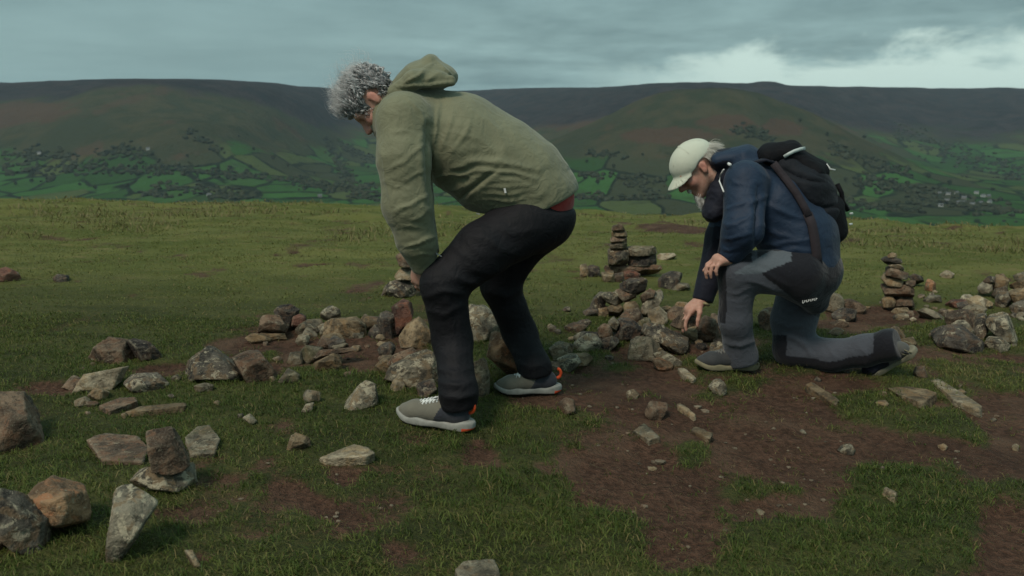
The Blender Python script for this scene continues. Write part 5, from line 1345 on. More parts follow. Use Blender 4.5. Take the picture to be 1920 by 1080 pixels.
V = V + vnormals(V, F) * (fbm(V * 22, 3, 55) * 0.0020)[:, None]
jk = link('jacket', mesh_from('jacket', V, F, [m_olive]), mA)
v, f = tube([AY(803, 300, 2.93), AY(806, 345, 2.97), AY(808, 380, 3.0)], 0.004, 5)
# small white logo tab on the hem and zip end
def patch(name, px0, py0, px1, py1, Yd, w, mat_, parent, depth=0.006):
    a_, b_ = AY(px0, py0, Yd), AY(px1, py1, Yd)
    d = (b_ - a_) / np.linalg.norm(b_ - a_); u_ = np.cross(d, YV); 
    vs2 = []
    for yy in (0, depth):
        for s_, q in ((-1, a_), (1, a_), (1, b_), (-1, b_)): vs2.append(q + u_ * s_ * w * 0.5 + YV * yy)
    fc = np.array([[0, 1, 2, 3], [7, 6, 5, 4], [0, 4, 5, 1], [1, 5, 6, 2], [2, 6, 7, 3], [3, 7, 4, 0]])
    return link(name, mesh_from(name, vs2, fc, [mat_], smooth=False), parent)
def surf_y(V_, px, py, tol=9):
    PX, PY = to_px(V_); k = np.hypot(PX - px, PY - py) < tol
    return V_[k, 1].min() if k.any() else None
yj = surf_y(V, 947, 358)
patch('logo_tab', 946, 353, 948, 362, (yj or 3.0) - 0.001, 0.007, m_white, jk)

# --- shirt showing below the jacket over the seat
shirt = chain([A['t4'], A['t5'], AY(1003, 402, 3.24)], [0.145, 0.124, 0.141], YV, [1.12, 1.22, 1.27], 0.03)
def shirtA(p):
    d = shirt(p); q = p[:, 0] - A['pel'][0]
    return smax(d, (AY(985, 404, 3.24)[2] + 0.14 * np.clip(q, -0.1, 1)) - p[:, 2], 0.006)
lo, hi = bounds([A['t4'], A['t5'], A['pel']], 0.22)
V, F = polygonise(shirtA, lo, hi, 0.008)
link('shirt_hem', mesh_from('shirt_hem', relax(V, F, 1), F, [m_red]), mA)

# --- shoes
sm = dict(upper=cloth('taupe_mesh', (0.150, 0.140, 0.108), (0.125, 0.118, 0.094), 0.85, 500, 0.2, 0.3), heel=cloth('charcoal_mesh', (0.035, 0.038, 0.048), None, 0.8, 500),
          sole=plainmat('pale_foam', (0.25, 0.25, 0.225), 0.7, 0.3, 0.3, 120), outsole=plainmat('dirty_rubber', (0.10, 0.09, 0.08), 0.85), accent=plainmat('orange_rubber', (0.60, 0.075, 0.025), 0.6),
          lace=plainmat('white_lace', (0.60, 0.62, 0.60), 0.8), tab=plainmat('orange_tab', (0.72, 0.085, 0.02), 0.6))
hl = ground_hit(884, 818); tl = ground_hit(760, 790)
def ground_shoe(heel_px, toe_px, mats, Lw=0.30, dz=0.0, nm='shoe', **kw):
    h_, t_ = ground_hit(*heel_px), ground_hit(*toe_px)
    d = t_ - h_; d /= np.linalg.norm(d)
    O = h_ + np.array([0, 0.02, 0.006 + dz])
    return make_shoe(nm, mA if kw.get('parent') is None else kw['parent'], O, d, (0, 0, 1.0), mats, Lw / 0.30, kw.get('high', 0.0), kw.get('laces', True)), O, d
(shL_, _w), OL, dL = ground_shoe((886, 816), (752, 790), sm, 0.305)
(shR_, _w), OR, dR = ground_shoe((1050, 741), (950, 741), sm, 0.275)

ankL = OL + dL * 0.080; ankR = OR + dR * 0.075
A['anL'] = P(860, 735, float(ankL[1])); A['anR'] = P(1003, 690, float(ankR[1]) + 0.01)
# --- trousers
pelv = chain([AY(968, 408, 3.24), AY(1005, 408, 3.24)], [0.118, 0.136], YV, [1.3, 1.28], 0.03)
legL = chain([A['hipL'], A['thL'], A['knL'], A['shiL'], A['anL'], P(860, 790, float(ankL[1]))], [0.116, 0.097, 0.081, 0.070, 0.064, 0.062], None, None, 0.03)
legL = clip(legL, P(862, 764, float(ankL[1])), (0.12, 0.0, -1), 0.006)
legR = chain([A['hipR'], A['thR'], A['knR'], A['shiR'], A['anR'], P(1008, 730, float(ankR[1]))], [0.116, 0.091, 0.076, 0.066, 0.062, 0.060], None, None, 0.03)
legR = clip(legR, P(1006, 703, float(ankR[1])), (0.12, 0, -1), 0.006)
seat = ellipsoid(AY(1018, 405, 3.24), (0.118, 0.175, 0.100))
def trousT(p):
    d = smin(pelv(p), seat(p), 0.04)
    d = smax(d, p[:, 2] - (AY(985, 392, 3.24)[2]) - 0.02 * (p[:, 0] - A['pel'][0]), 0.01)
    return d
trousA = many([trousT, legR, legL], 0.032)
lo, hi = bounds([A['hipL'], A['hipR'], A['knL'], A['anL'], A['anR'], AY(1060, 380, 3.24), AY(862, 790, 3.07)], 0.2)
V, F = polygonise(trousA, lo, hi, 0.0068)
V = relax(V, F, 2); N = vnormals(V, F)
FT = [([790,560, 830,548, 868,552], 4.8, -0.006), ([795,580, 835,590, 870,570], 4.8, -0.00525), ([850,520, 880,530, 905,528], 5.6, -0.00675), ([880,500, 920,515, 950,505], 6.4, -0.0045), ([845,455, 870,480, 900,500], 5.6, -0.00375),
      ([815,690, 850,700, 890,690], 4.8, -0.00525), ([818,715, 855,725, 895,712], 4.8, -0.006), ([822,738, 860,750, 893,735], 4.8, -0.006), ([825,655, 850,668, 885,655], 5.6, -0.00375), ([930,420, 960,440, 1010,430], 6.4, -0.00375), ([900,430, 940,470, 990,480], 7.2, -0.0045),
      ([960,660, 985,668, 1020,655], 4.8, -0.0045), ([968,680, 995,690, 1025,678], 4.8, -0.00525), ([915,545, 945,555, 985,540], 5.6, -0.006), ([835,560, 850,610, 856,680], 4, -0.003), ([840,420, 880,440, 930,450], 6.4, -0.003)]
V = folds(V, N, FT, 3.1); N = vnormals(V, F)
V = wrinkle(V, N, 0.0028, 5.0, 15, (1.6, 1.0, 0.7))
tr_ = link('trousers', mesh_from('trousers', V, F, [m_black]), mA)
for (a0, b0, a1, b1) in ((893, 400, 900, 402), (817, 475, 828, 481)):
    ys = surf_y(V, (a0 + a1) / 2, (b0 + b1) / 2, 8)
    if ys: patch('pocket_zip', a0, b0, a1, b1, ys - 0.001, 0.0032, plainmat('grey_zip', (0.22, 0.22, 0.22), 0.5), tr_)

# --- body: one continuous figure under the clothes
RA = frame((-0.40, -0.06, -0.915), (-0.915, 0.0, 0.40))
HA = A['head']
heel2 = lambda O, d: (O + d * 0.082 + np.array([0, 0, 0.10]), O + d * 0.10 + np.array([0, 0, 0.055]), O + d * 0.22 + np.array([0, 0, 0.04]))
aL, bL, cL = heel2(OL, dL); aR, bR, cR = heel2(OR, dR)
handL = hand_sdf(A['wrL'] + np.array([-0.006, 0.005, 0.01]), A['wrL'] + np.array([-0.026, 0.050, -0.070]), (-1.0, 0.2, 0), (0.15, 0.5, 0.5), 0.04, normal=(-0.5, -0.9, 0.2))
handR = hand_sdf(A['wrR'], A['wrR'] + np.array([0.015, -0.050, -0.070]), (-1.0, 0, 0), (0.15, 0.5, 0.5), 0.04, normal=(-0.6, 0.7, 0.3))
bodyfs = [chain([A['t1'], A['t2'], A['t3'], A['t4'], A['pel']], [0.10, 0.125, 0.125, 0.115, 0.10], YV, [1.4, 1.2, 1.1, 1.1, 1.2], 0.04),
          chain([A['shL'], A['upL'], A['elL'], A['foL'], A['wrL']], [0.060, 0.048, 0.042, 0.036, 0.027], None, None, 0.02),
          chain([A['shR'], A['elR'], A['wrR']], [0.058, 0.042, 0.027], None, None, 0.02),
          chain([A['hipL'], A['thL'], A['knL'], A['shiL'], A['anL'], aL, bL, cL], [0.088, 0.075, 0.058, 0.050, 0.034, 0.027, 0.024, 0.020], None, None, 0.03),
          chain([A['hipR'], A['thR'], A['knR'], A['shiR'], A['anR'], aR, bR, cR], [0.088, 0.070, 0.056, 0.048, 0.033, 0.026, 0.023, 0.018], None, None, 0.03),
          chain([A['t1'], A['nk'], HA - RA[:, 2] * 0.03 - RA[:, 0] * 0.015], [0.08, 0.060, 0.058], None, None, 0.03)]
headA = xform(HEAD, HA, RA, 0.95)
bu = union(bodyfs, 0.03)
bodyA = many([many([bu, headA], 0.02), handL, handR], 0.012)
lo, hi = bounds([HA, A['pel'], A['anL'], A['anR'], A['shL'], A['shR'], aL, aR, cL, cR, AY(1040, 400, 3.24)], 0.16)
V, F = polygonise(bodyA, lo, hi, 0.0066)
V = relax(V, F, 1, 0.4)
bo = link('body', mesh_from('body', V, F, [m_skin], cols=skin_col(V, None, HA, RA, 0.95)), mA)

# --- hair: a curly grey mass blown forward
def cap_shell(O, R, s, thick, cutf, seed, h=0.006, amp=0.012):
    f0 = ellipsoid((-0.014, 0, 0.038), (0.102 + thick, 0.082 + thick, 0.090 + thick))
    def f(p):
        q = ((p - O) @ R) / s
        return smax(f0(q), cutf(q), 0.012) * s
    V_, F_ = polygonise(f, O - 0.2, O + 0.2, h)
    N_ = vnormals(V_, F_)
    return V_ + N_ * (fbm(V_ * 55, 3, seed) * amp)[:, None], F_
def hairline(q):    # positive where there must be no hair
    return np.maximum(q[:, 0] * 0.80 - q[:, 2] * 0.62 - 0.035, -q[:, 2] - 0.055 - 0.35 * q[:, 0] * (q[:, 0] < 0))
def earfree(q): return 0.036 - np.sqrt((q[:, 0] + 0.012) ** 2 + (q[:, 2] + 0.002) ** 2)
Vh, Fh = cap_shell(HA, RA, 0.95, 0.004, lambda q: np.maximum(hairline(q), np.where(np.abs(q[:, 1]) > 0.05, earfree(q), -1)), 3)
r = np.random.default_rng(9)
def scalp(n, O, R, s, cutf, seed):
    r_ = np.random.default_rng(seed); d = r_.normal(size=(n * 4, 3)); d /= np.linalg.norm(d, axis=1)[:, None]
    q = np.array([-0.014, 0, 0.038]) + d * np.array([0.104, 0.084, 0.092])
    q = q[cutf(q) < 0][:n]
    nn = (q - np.array([-0.014, 0, 0.038])) / np.array([0.104, 0.084, 0.092]) ** 2; nn /= np.linalg.norm(nn, axis=1)[:, None]
    return O + (q * s) @ R.T, nn @ R.T, q
hc = lambda q: np.maximum(hairline(q), np.where(np.abs(q[:, 1]) > 0.05, earfree(q), -1))
rt, nn, q0 = scalp(2200, HA, RA, 0.95, hc, 31)
wdir = np.array([-1.0, 0.0, -0.12])
tg = wdir[None] - nn * (nn @ wdir)[:, None]; tg /= np.linalg.norm(tg, axis=1)[:, None] + 1e-6
clp = np.concatenate([fbm(q0 * 26 + 3, 2, 14)[:, None], fbm(q0 * 26 + 8, 2, 15)[:, None]], 1)
d1 = nn * (0.25 + 0.25 * clp[:, :1]) + tg * 0.85 + np.cross(nn, tg) * clp[:, 1:] * 1.2
d1 /= np.linalg.norm(d1, axis=1)[:, None]
# thick curling locks, finer hair over them, loose wisps in the wind
S0 = strands(rt[:380], d1[:380], 0.052, (-0.10, 0, -0.25), 1.6, 0.0046, 40, 12, 0.15, 5, (0.9, 1.7))
S1 = strands(rt, d1, 0.042, (-0.20, 0, -0.35), 1.45, 0.0012, 41, 10, 0.2, 3, (0.8, 1.6), clp)
k = np.where(q0[:, 2] > 0.055)[0][:900]
S2 = strands(rt[k], d1[k] * 0.8 + np.array([-0.25, 0, -0.05]), 0.078, (-0.55, 0, -0.35), 1.1, 0.0008, 43, 12, 0.1, 3, (0.7, 1.5), clp[k])
k3 = k[:260]
S3 = strands(rt[k3], nn[k3] * 0.4 + np.array([-0.55, 0, 0.35]), 0.095, (-0.35, 0, 0.25), 1.0, 0.0006, 45, 12, 0.0, 3, (0.6, 1.4), clp[k3])
hv = [Vh]; hf = [Fh]; off = len(Vh)
ccap = np.full((len(Vh), 3), 0.12) * np.array([1.0, 0.98, 1.0]) * (1 + 0.5 * fbm(Vh * 60, 2, 4))[:, None]
cols_ = [ccap]
for S, c0, c1 in ((S0, 0.085, 0.40), (S1, 0.13, 0.58), (S2, 0.40, 0.74), (S3, 0.38, 0.64)):
    hv.append(S[0]); hf.append(S[1] + off); off += len(S[0])
    tt_ = (c0 + (c1 - c0) * S[2] ** 1.3)[:, None]
    cols_.append(tt_ * np.array([1.0, 0.985, 0.97]))
link('hair', mesh_from('hair', np.concatenate(hv), np.concatenate(hf), [m_hair], cols=np.concatenate(cols_)), mA)
# ================================================================== the man kneeling on one knee
mB = empty('person', ground_hit(1480, 693))
tag(mB, 'person in navy jacket and pale cap kneeling on one knee, reaching for a stone', 'person', 'two hikers among the stones')
m_navy = cloth('navy_jacket_cloth', (0.0095, 0.0235, 0.050), (0.0072, 0.018, 0.040), 0.65, 1000, 0.28, 0.4, 0.05)
m_navyd = cloth('dark_navy_cloth', (0.010, 0.012, 0.022), None, 0.75, 900, 0.25, 0.4, 0.03)
m_greyt = cloth('grey_trouser_cloth', (0.078, 0.088, 0.108), (0.064, 0.072, 0.090), 0.8, 900, 0.2, 0.5)
m_bluegrey = cloth('blue_grey_panel_cloth', (0.105, 0.128, 0.148), None, 0.7, 900, 0.25, 0.4)
m_panel = cloth('panelled_trouser_cloth', (0.08, 0.09, 0.11), None, 0.8, 900, 0.2, 0.5)
_t = NT(m_panel.node_tree); _b = m_panel.node_tree.nodes['Principled BSDF']
_t.put(_b.inputs['Base Color'], _t.mix(_t.math('MULTIPLY', _t.noise(objco(_t), 700, 2), 0.5), _t.attr('Col', 0), (0.6, 0.6, 0.62), 'MULTIPLY'))
m_cap = cloth('pale_cap_cotton', (0.52, 0.54, 0.44), (0.48, 0.50, 0.41), 0.85, 1400, 0.15, 0.15)
B = {k: P(*v) for k, v in dict(
    pel=(1508, 498, 3.74), b1=(1494, 440, 3.79), b2=(1455, 378, 3.84), b3=(1412, 345, 3.88), nk=(1358, 325, 3.92),
    shL=(1398, 342, 3.68), shR=(1380, 335, 4.10), elL=(1392, 432, 3.57), wrL=(1366, 484, 3.60), elR=(1352, 450, 4.14), wrR=(1317, 564, 4.08),
    hipL=(1500, 512, 3.63), knL=(1384, 508, 3.63), shiL=(1378, 600, 3.65), anL=(1390, 668, 3.68),
    hipR=(1512, 518, 3.86), thR=(1488, 600, 3.84), knR=(1487, 655, 3.82), shiR=(1560, 667, 3.73), anR=(1650, 676, 3.62), head=(1306, 315, 3.94)).items()}
FB = np.array([-0.91, 0.41, 0.0]); LB = np.array([-0.41, -0.91, 0.0])
# --- jacket
trB = chain([B['pel'], B['b1'], B['b2'], B['b3']], [0.150, 0.165, 0.158, 0.112], LB, [1.22, 1.15, 1.25, 1.5], 0.06)
ykB = chain([B['shL'], B['b3'], B['shR']], [0.085, 0.105, 0.085], None, None, 0.05)
colB = chain([B['b3'], B['nk'] + np.array([0.01, 0, -0.01])], [0.105, 0.080], None, None, 0.03)
hoodB = chain([P(1352, 300, 3.92), P(1400, 292, 3.88), P(1432, 303, 3.86)], [0.050, 0.045, 0.035], LB, [2.0, 2.2, 2.0], 0.02)
sLB = chain([B['shL'], B['elL'], B['wrL']], [0.090, 0.080, 0.052], None, None, 0.03)
sLB = clip(sLB, B['wrL'], B['wrL'] - B['elL'], 0.006)
sRB = chain([B['shR'], B['elR'], B['wrR']], [0.085, 0.074, 0.050], None, None, 0.03)
sRB = clip(sRB, B['wrR'], B['wrR'] - B['elR'], 0.006)
tyB = many([many([trB, ykB], 0.05), many([colB, hoodB], 0.015)], 0.03)
def jkBT(p):
    d = tyB(p)
    q = p[:, 0] - B['pel'][0]
    zc_ = P(1508, 492, 3.70)[2] - 0.50 * np.clip(q, -0.055, 0.25)
    return smax(d, zc_ - p[:, 2], 0.008)
jacketB = many([many([jkBT, sRB], 0.03), sLB], 0.022)
lo, hi = bounds([B['pel'], B['b2'], B['shL'], B['shR'], B['wrR'], B['wrL'], B['nk'], P(1400, 290, 3.88)], 0.22)
V, F = polygonise(jacketB, lo, hi, 0.0065)
V = relax(V, F, 2); N = vnormals(V, F)
FJ = [([1424,352, 1420,400, 1412,460], 5, 0.02), ([1400,385, 1415,375, 1440,368], 3.2, -0.006), ([1350,395, 1375,385, 1410,372], 3.2, -0.00525), ([1350,425, 1380,420, 1412,400], 3.2, -0.006), ([1345,450, 1375,446, 1408,436], 3.2, -0.006),
      ([1440,385, 1470,398, 1510,410], 4, -0.0075), ([1425,420, 1460,440, 1500,448], 4, -0.00525), ([1430,462, 1470,455, 1520,450], 3.2, -0.006), ([1450,478, 1490,468, 1530,470], 3.2, -0.0045), ([1400,310, 1440,330, 1480,370], 4.8, -0.003), ([1370,330, 1380,345, 1410,350], 3.2, -0.003),
      ([1352,462, 1370,470, 1385,466], 2.4, -0.0045), ([1340,420, 1332,470, 1325,520], 3.2, -0.0045)]
V = folds(V, N, FJ, 3.7); N = vnormals(V, F)
V = wrinkle(V, N, 0.002, 6.0, 25)
V = V + vnormals(V, F) * (fbm(V * 20, 3, 56) * 0.0022)[:, None]
cen = V[F].mean(1); fm = np.zeros(len(F), int)
dn_ = np.linalg.norm(cen - B['nk'], axis=1)
fm[(dn_ < 0.125)] = 1                                         # dark scarf and collar lining
pxc, pyc = to_px(cen)
fm[(pyc > 425) & (pxc < 1350)] = 1
jB = link('jacket', mesh_from('jacket', V, F, [m_navy, m_navyd], fm), mB)
VJ = V
# neck warmer hanging under the chin
scf = many([ellipsoid(P(1348, 370, 3.90), (0.055, 0.085, 0.080)), ellipsoid(P(1336, 398, 3.88), (0.042, 0.07, 0.042)), ellipsoid(P(1356, 330, 3.92), (0.055, 0.078, 0.06))], 0.04)
V, F = polygonise(scf, P(1338, 365, 3.9) - 0.2, P(1338, 365, 3.9) + 0.2, 0.006)
N = vnormals(V, F); V = wrinkle(V, N, 0.006, 14, 31, (1, 1, 2))
link('neck_warmer', mesh_from('neck_warmer', V, F, [m_navyd]), mB)
# white drawcord and toggles
yc = lambda px, py: (surf_y(VJ, px, py, 7) or 3.8) - 0.005
for nm_, pts, rd in (('drawcord', [(1357, 318), (1350, 330), (1349, 340), (1353, 350), (1357, 360)], 0.0035), ('toggle', [(1366, 307), (1369, 309)], 0.007), ('cord_end', [(1345, 360), (1343, 367)], 0.005)):
    v, f = tube(np.array([P(a_, b_, yc(a_, b_)) for a_, b_ in pts]), rd, 6)
    link(nm_, mesh_from(nm_, v, f, [m_white]), jB)

# --- shoes
smB = dict(upper=cloth('dark_grey_mesh', (0.040, 0.041, 0.042), (0.030, 0.031, 0.033), 0.8, 500, 0.25, 0.4), heel=cloth('grey_mesh', (0.055, 0.055, 0.052), None, 0.85, 500), sole=plainmat('tan_foam', (0.175, 0.155, 0.095), 0.8, 0.3, 0.4, 120),
           outsole=plainmat('worn_rubber', (0.045, 0.042, 0.038), 0.9), lace=plainmat('grey_lace', (0.12, 0.12, 0.11), 0.8), )
(s1, tw1), OL2, dL2 = ground_shoe((1420, 700), (1312, 697), smB, 0.30, 0.004, parent=mB)
# the raised shoe: toes tucked under, heel up, sole turned back
smB2 = dict(smB); smB2['upper'] = m_navyd; smB2['heel'] = cloth('pale_grey_mesh', (0.085, 0.085, 0.078), None, 0.85, 500)
smB2['sole'] = plainmat('grey_foam', (0.17, 0.16, 0.115), 0.8, 0.3, 0.4, 120); smB2['outsole'] = plainmat('yellow_rubber', (0.36, 0.32, 0.07), 0.85)
xd = np.array([-0.60, 0.52, -0.60]); zd = np.array([-0.72, -0.05, 0.69])
O2 = P(1722, 660, 3.56)
s2, tw2 = make_shoe('shoe', mB, O2, xd, zd, smB2, 0.90)
opn = tw2(np.array([[0.080, 0, 0.105]]))[0]
for sh_, tw_ in ((s1, tw1), (s2, tw2)):
    for q in range(5):
        x0 = 0.012 + q * 0.014
        for sy in (1, -1):
            v, f = tube(tw_(np.array([(x0, sy * 0.034, 0.036), (x0 + 0.008, sy * 0.036, 0.052), (x0 + 0.016, sy * 0.034, 0.068)])), 0.0026, 5)
            link('heel_stripe', mesh_from('heel_stripe', v, f, [m_zip if q % 2 else smB['sole']]), sh_)
# --- trousers
ankB = OL2 + dL2 * 0.08
lL = chain([B['hipL'], B['knL'], B['shiL'], P(1389, 668, float(ankB[1])), P(1391, 695, float(ankB[1]))], [0.108, 0.084, 0.066, 0.069, 0.072], None, None, 0.03)
lL = clip(lL, P(1391, 681, float(ankB[1])), (0.25, 0, -1), 0.006)
lR = chain([B['hipR'], B['thR'], B['knR'], B['shiR'], 0.5 * (B['shiR'] + opn) + np.array([0.02, 0, 0.0]), opn, opn + 0.25 * (opn - B['shiR'])], [0.118, 0.096, 0.084, 0.070, 0.068, 0.064, 0.060], None, None, 0.03)
lR = clip(lR, opn + 0.035 * (opn - B['shiR']) / np.linalg.norm(opn - B['shiR']), opn - B['shiR'], 0.006)
pvB = chain([P(1480, 505, 3.72), P(1520, 508, 3.74)], [0.120, 0.135], LB, [1.3, 1.28], 0.03)
pvB2 = lambda p: smax(pvB(p), p[:, 2] - P(1508, 470, 3.72)[2], 0.01)
pocket = chain([P(1500, 535, 3.62), P(1530, 565, 3.72)], [0.075, 0.055], None, None, 0.03)
trousB = many([pvB2, lR, lL, pocket], 0.032)
lo, hi = bounds([B['hipL'], B['hipR'], B['knL'], B['knR'], B['anL'], B['anR'], P(1560, 500, 3.74)], 0.2)
V, F = polygonise(trousB, lo, hi, 0.0066)
V = relax(V, F, 2); N = vnormals(V, F); N0 = relax(N, F, 14)
FB2 = [([1362,545, 1385,550, 1405,540], 3.2, -0.0045), ([1358,640, 1385,650, 1415,640], 3.2, -0.006), ([1410,505, 1440,515, 1480,535], 3.2, -0.0045), ([1400,525, 1430,535, 1470,548], 3.2, -0.0045),
       ([1450,600, 1480,615, 1515,605], 3.2, -0.00525), ([1470,630, 1500,640, 1525,650], 3.2, -0.00675), ([1500,640, 1515,655, 1520,670], 3.2, -0.006), ([1545,640, 1560,665, 1570,690], 3.2, -0.003), ([1610,650, 1630,670, 1625,690], 4, -0.00375), ([1455,570, 1480,585, 1510,580], 4, -0.0045)]
V = folds(V, N, FB2, 3.7); N = vnormals(V, F)
V = wrinkle(V, N, 0.0026, 6.0, 45)
N = vnormals(V, F)
cen = V; nf2 = N0; px_, py_ = to_px(cen)
fm = np.zeros(len(V), int)                                   # 0 grey, 1 black, 2 blue grey
def seg_t(c, a_, b_): ab = b_ - a_; return ((c - a_) @ ab) / (ab @ ab)
nearL = np.abs((cen - B['knL']) @ LB) < 0.13
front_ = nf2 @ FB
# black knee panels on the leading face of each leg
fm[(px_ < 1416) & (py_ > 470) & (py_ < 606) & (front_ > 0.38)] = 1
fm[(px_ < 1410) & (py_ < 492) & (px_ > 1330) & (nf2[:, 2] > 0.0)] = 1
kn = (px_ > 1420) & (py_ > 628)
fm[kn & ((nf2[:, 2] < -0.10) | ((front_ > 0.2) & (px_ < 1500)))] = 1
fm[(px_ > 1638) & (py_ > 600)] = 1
# dark seat and hip panel, blue-grey hip insert
def above(x0, y0, x1, y1): return py_ < y0 + (px_ - x0) * (y1 - y0) / (x1 - x0)
seat_ = (px_ > 1420) & above(1425, 512, 1478, 552) & (py_ < 600)
seat_ |= (px_ > 1476) & (py_ < 552 + (px_ - 1476) * 0.75) & (py_ < 600)
fm[seat_] = 1
ins = (px_ > 1378) & (px_ < 1484) & (py_ < 514 - np.clip(px_ - 1425, 0, 99) * 0.42) & (py_ > 470 - 0) & (nf2[:, 1] < 0.35) & (py_ > 512 - (px_ - 1376) * 0.62)
fm[ins] = 2
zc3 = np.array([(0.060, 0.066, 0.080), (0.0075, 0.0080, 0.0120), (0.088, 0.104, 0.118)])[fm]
tB = link('trousers', mesh_from('trousers', V, F, [m_panel], cols=zc3), mB)
# illegible white maker's mark on the pocket
ys = surf_y(V, 1520, 563, 8)
if ys:
    vv2, ff2, kq = [], [], 0
    for q in range(8):
        c0 = P(1506 + q * 3.6, 566 - q * 0.75, ys - 0.004); hh = 0.0045 if q else 0.006
        for dx0, dx1, dz0, dz1 in ((-0.0028, -0.0010, -hh, hh), (-0.0010, 0.0030, hh * (0.3 if q % 2 else -1.0), hh * (0.7 if q % 2 else -0.6))):
            bx_ = [c0 + np.array([x_, y_, z_]) for y_ in (0, 0.004) for x_, z_ in ((dx0, dz0), (dx1, dz0), (dx1, dz1), (dx0, dz1))]
            vv2 += bx_; ff2 += [[kq + i_ for i_ in f_] for f_ in ([0, 1, 2, 3], [7, 6, 5, 4], [0, 4, 5, 1], [1, 5, 6, 2], [2, 6, 7, 3], [3, 7, 4, 0])]; kq += 8
    link('pocket_mark', mesh_from('pocket_mark', vv2, np.array(ff2), [m_white], smooth=False), tB)

# --- body
RB = frame((-0.71, -0.05, -0.70), (-0.70, 0.0, 0.71))
HB = B['head']; SB = 1.0
hLB = hand_sdf(B['wrL'] + np.array([0.015, 0, 0.0]), P(1343, 488, 3.58), (0, 1.0, 0), (0.55, 0.75, 0.45), 0.03, normal=(-0.25, -0.1, 1.0))
hRB = hand_sdf(B['wrR'] + np.array([0.0, 0, 0.01]), P(1291, 584, 4.08), (0.5, -1.0, 0), (0.25, 0.40, 0.35), 0.12, normal=(-0.55, 0.0, 0.85), scale=1.12)
aB = OL2 + dL2 * 0.082 + np.array([0, 0, 0.10]); cB = OL2 + dL2 * 0.22 + np.array([0, 0, 0.04])
toeIn = tw2(np.array([[0.090, 0, 0.055]]))[0]; toeIn2 = tw2(np.array([[0.20, 0, 0.045]]))[0]
bfs = [chain([B['pel'], B['b1'], B['b2'], B['b3']], [0.10, 0.12, 0.115, 0.085], LB, [1.2, 1.1, 1.2, 1.4], 0.04),
       chain([B['shL'], B['elL'], B['wrL']], [0.058, 0.042, 0.028], None, None, 0.02), chain([B['shR'], B['elR'], B['wrR']], [0.058, 0.042, 0.028], None, None, 0.02),
       chain([B['b3'], B['shL']], [0.06, 0.058], None, None, 0.02), chain([B['b3'], B['shR']], [0.06, 0.058], None, None, 0.02),
       chain([B['hipL'], B['knL'], B['shiL'], aB, cB], [0.085, 0.058, 0.048, 0.028, 0.020], None, None, 0.03),
       chain([B['hipR'], B['thR'], B['knR'], B['shiR'], opn, toeIn, toeIn2], [0.09, 0.07, 0.058, 0.046, 0.020, 0.020, 0.016], None, None, 0.03),
       chain([B['b3'], B['nk'], HB - RB[:, 2] * 0.04 - RB[:, 0] * 0.02], [0.08, 0.062, 0.060], None, None, 0.03)]
bodyB = many([many([many(bfs, 0.03), xform(HEAD, HB, RB, SB)], 0.02), hLB, hRB], 0.012)
lo, hi = bounds([HB, B['pel'], B['wrR'], B['anL'], toeIn2, B['knR'], aB, cB, B['shR']], 0.17)
V, F = polygonise(bodyB, lo, hi, 0.0058)
V = relax(V, F, 1, 0.4)
link('body', mesh_from('body', V, F, [m_skin], cols=skin_col(V, None, HB, RB, SB)), mB)
# --- cap, hair and goatee
def capf(q):
    d0 = ellipsoid((-0.006, 0, 0.044), (0.111, 0.089, 0.084))(q)
    d1 = ellipsoid((-0.005, 0, 0.040), (0.112, 0.085, 0.093))(q)
    d = d0
    w_ = sstep(-0.02, 0.055, q[:, 0])
    return smax(d, 0.030 * (1 - w_) + w_ * np.minimum(0.032, 0.038 - 5.5 * q[:, 1] ** 2) - q[:, 2], 0.004)
def brim(q):
    x, y = q[:, 0] - 0.085, q[:, 1]
    top_ = 0.037 - 0.10 * x - 2.5 * x * x - 5.5 * y * y
    th_ = np.abs(q[:, 2] - top_) - 0.0035
    out = np.sqrt((np.clip(x, 0, 1) / 0.078) ** 2 + (y / 0.078) ** 2) - 1
    return smax(th_, np.maximum(out * 0.06, -0.035 - x), 0.003)
capl = many([capf, brim], 0.014)
capw = xform(capl, HB, RB, SB)
V, F = polygonise(capw, HB - 0.24, HB + 0.24, 0.0042)
V = relax(V, F, 1, 0.4)
cp = link('cap', mesh_from('cap', V, F, [m_cap]), mB)
v, f = tube(HB + (np.array([(-0.006, 0, 0.127), (-0.006, 0, 0.132)]) * SB) @ RB.T, [0.008, 0.005], 8)
link('cap_button', mesh_from('cap_button', v, f, [m_cap]), cp)
for a_ in (0.55, 1.57, 2.6):
    ph = np.linspace(-1.05, 1.05, 15)
    pts = np.stack([-0.006 + 0.1112 * np.sin(ph) * math.cos(a_), 0.0892 * np.sin(ph) * math.sin(a_), 0.044 + 0.0842 * np.cos(ph)], -1)
    v, f = tube(HB + (pts * SB) @ RB.T, 0.0014, 4); link('cap_seam', mesh_from('cap_seam', v, f, [m_cap]), cp)
rt, nn, q0 = scalp(1500, HB, RB, SB, lambda q: np.maximum(q[:, 2] - 0.035 + 0.1 * q[:, 0], np.maximum(q[:, 0] - 0.006 + 0.0 * q[:, 2], np.maximum(-q[:, 2] - 0.075, earfree(q) + 0.008))), 51)
S1 = strands(rt, nn * 0.22 - RB[:, 2] * 0.8 + RB[:, 0] * -0.25, 0.052, (0.30, 0, 0.0), 0.35, 0.0014, 61, 8, 0.15, 3, (0.5, 1.2))
kk = np.where((q0[:, 0] < -0.05) & (q0[:, 2] > -0.01))[0][:220]
S2 = strands(rt[kk], nn[kk] * 0.35 + np.array([0.5, 0, 0.05]), 0.045, (0.75, 0, 0.0), 0.45, 0.0010, 63, 10, 0.0, 3, (0.6, 1.5))
Vc = np.concatenate([S1[0], S2[0]]); tt_ = np.concatenate([S1[2], S2[2]])[:, None]
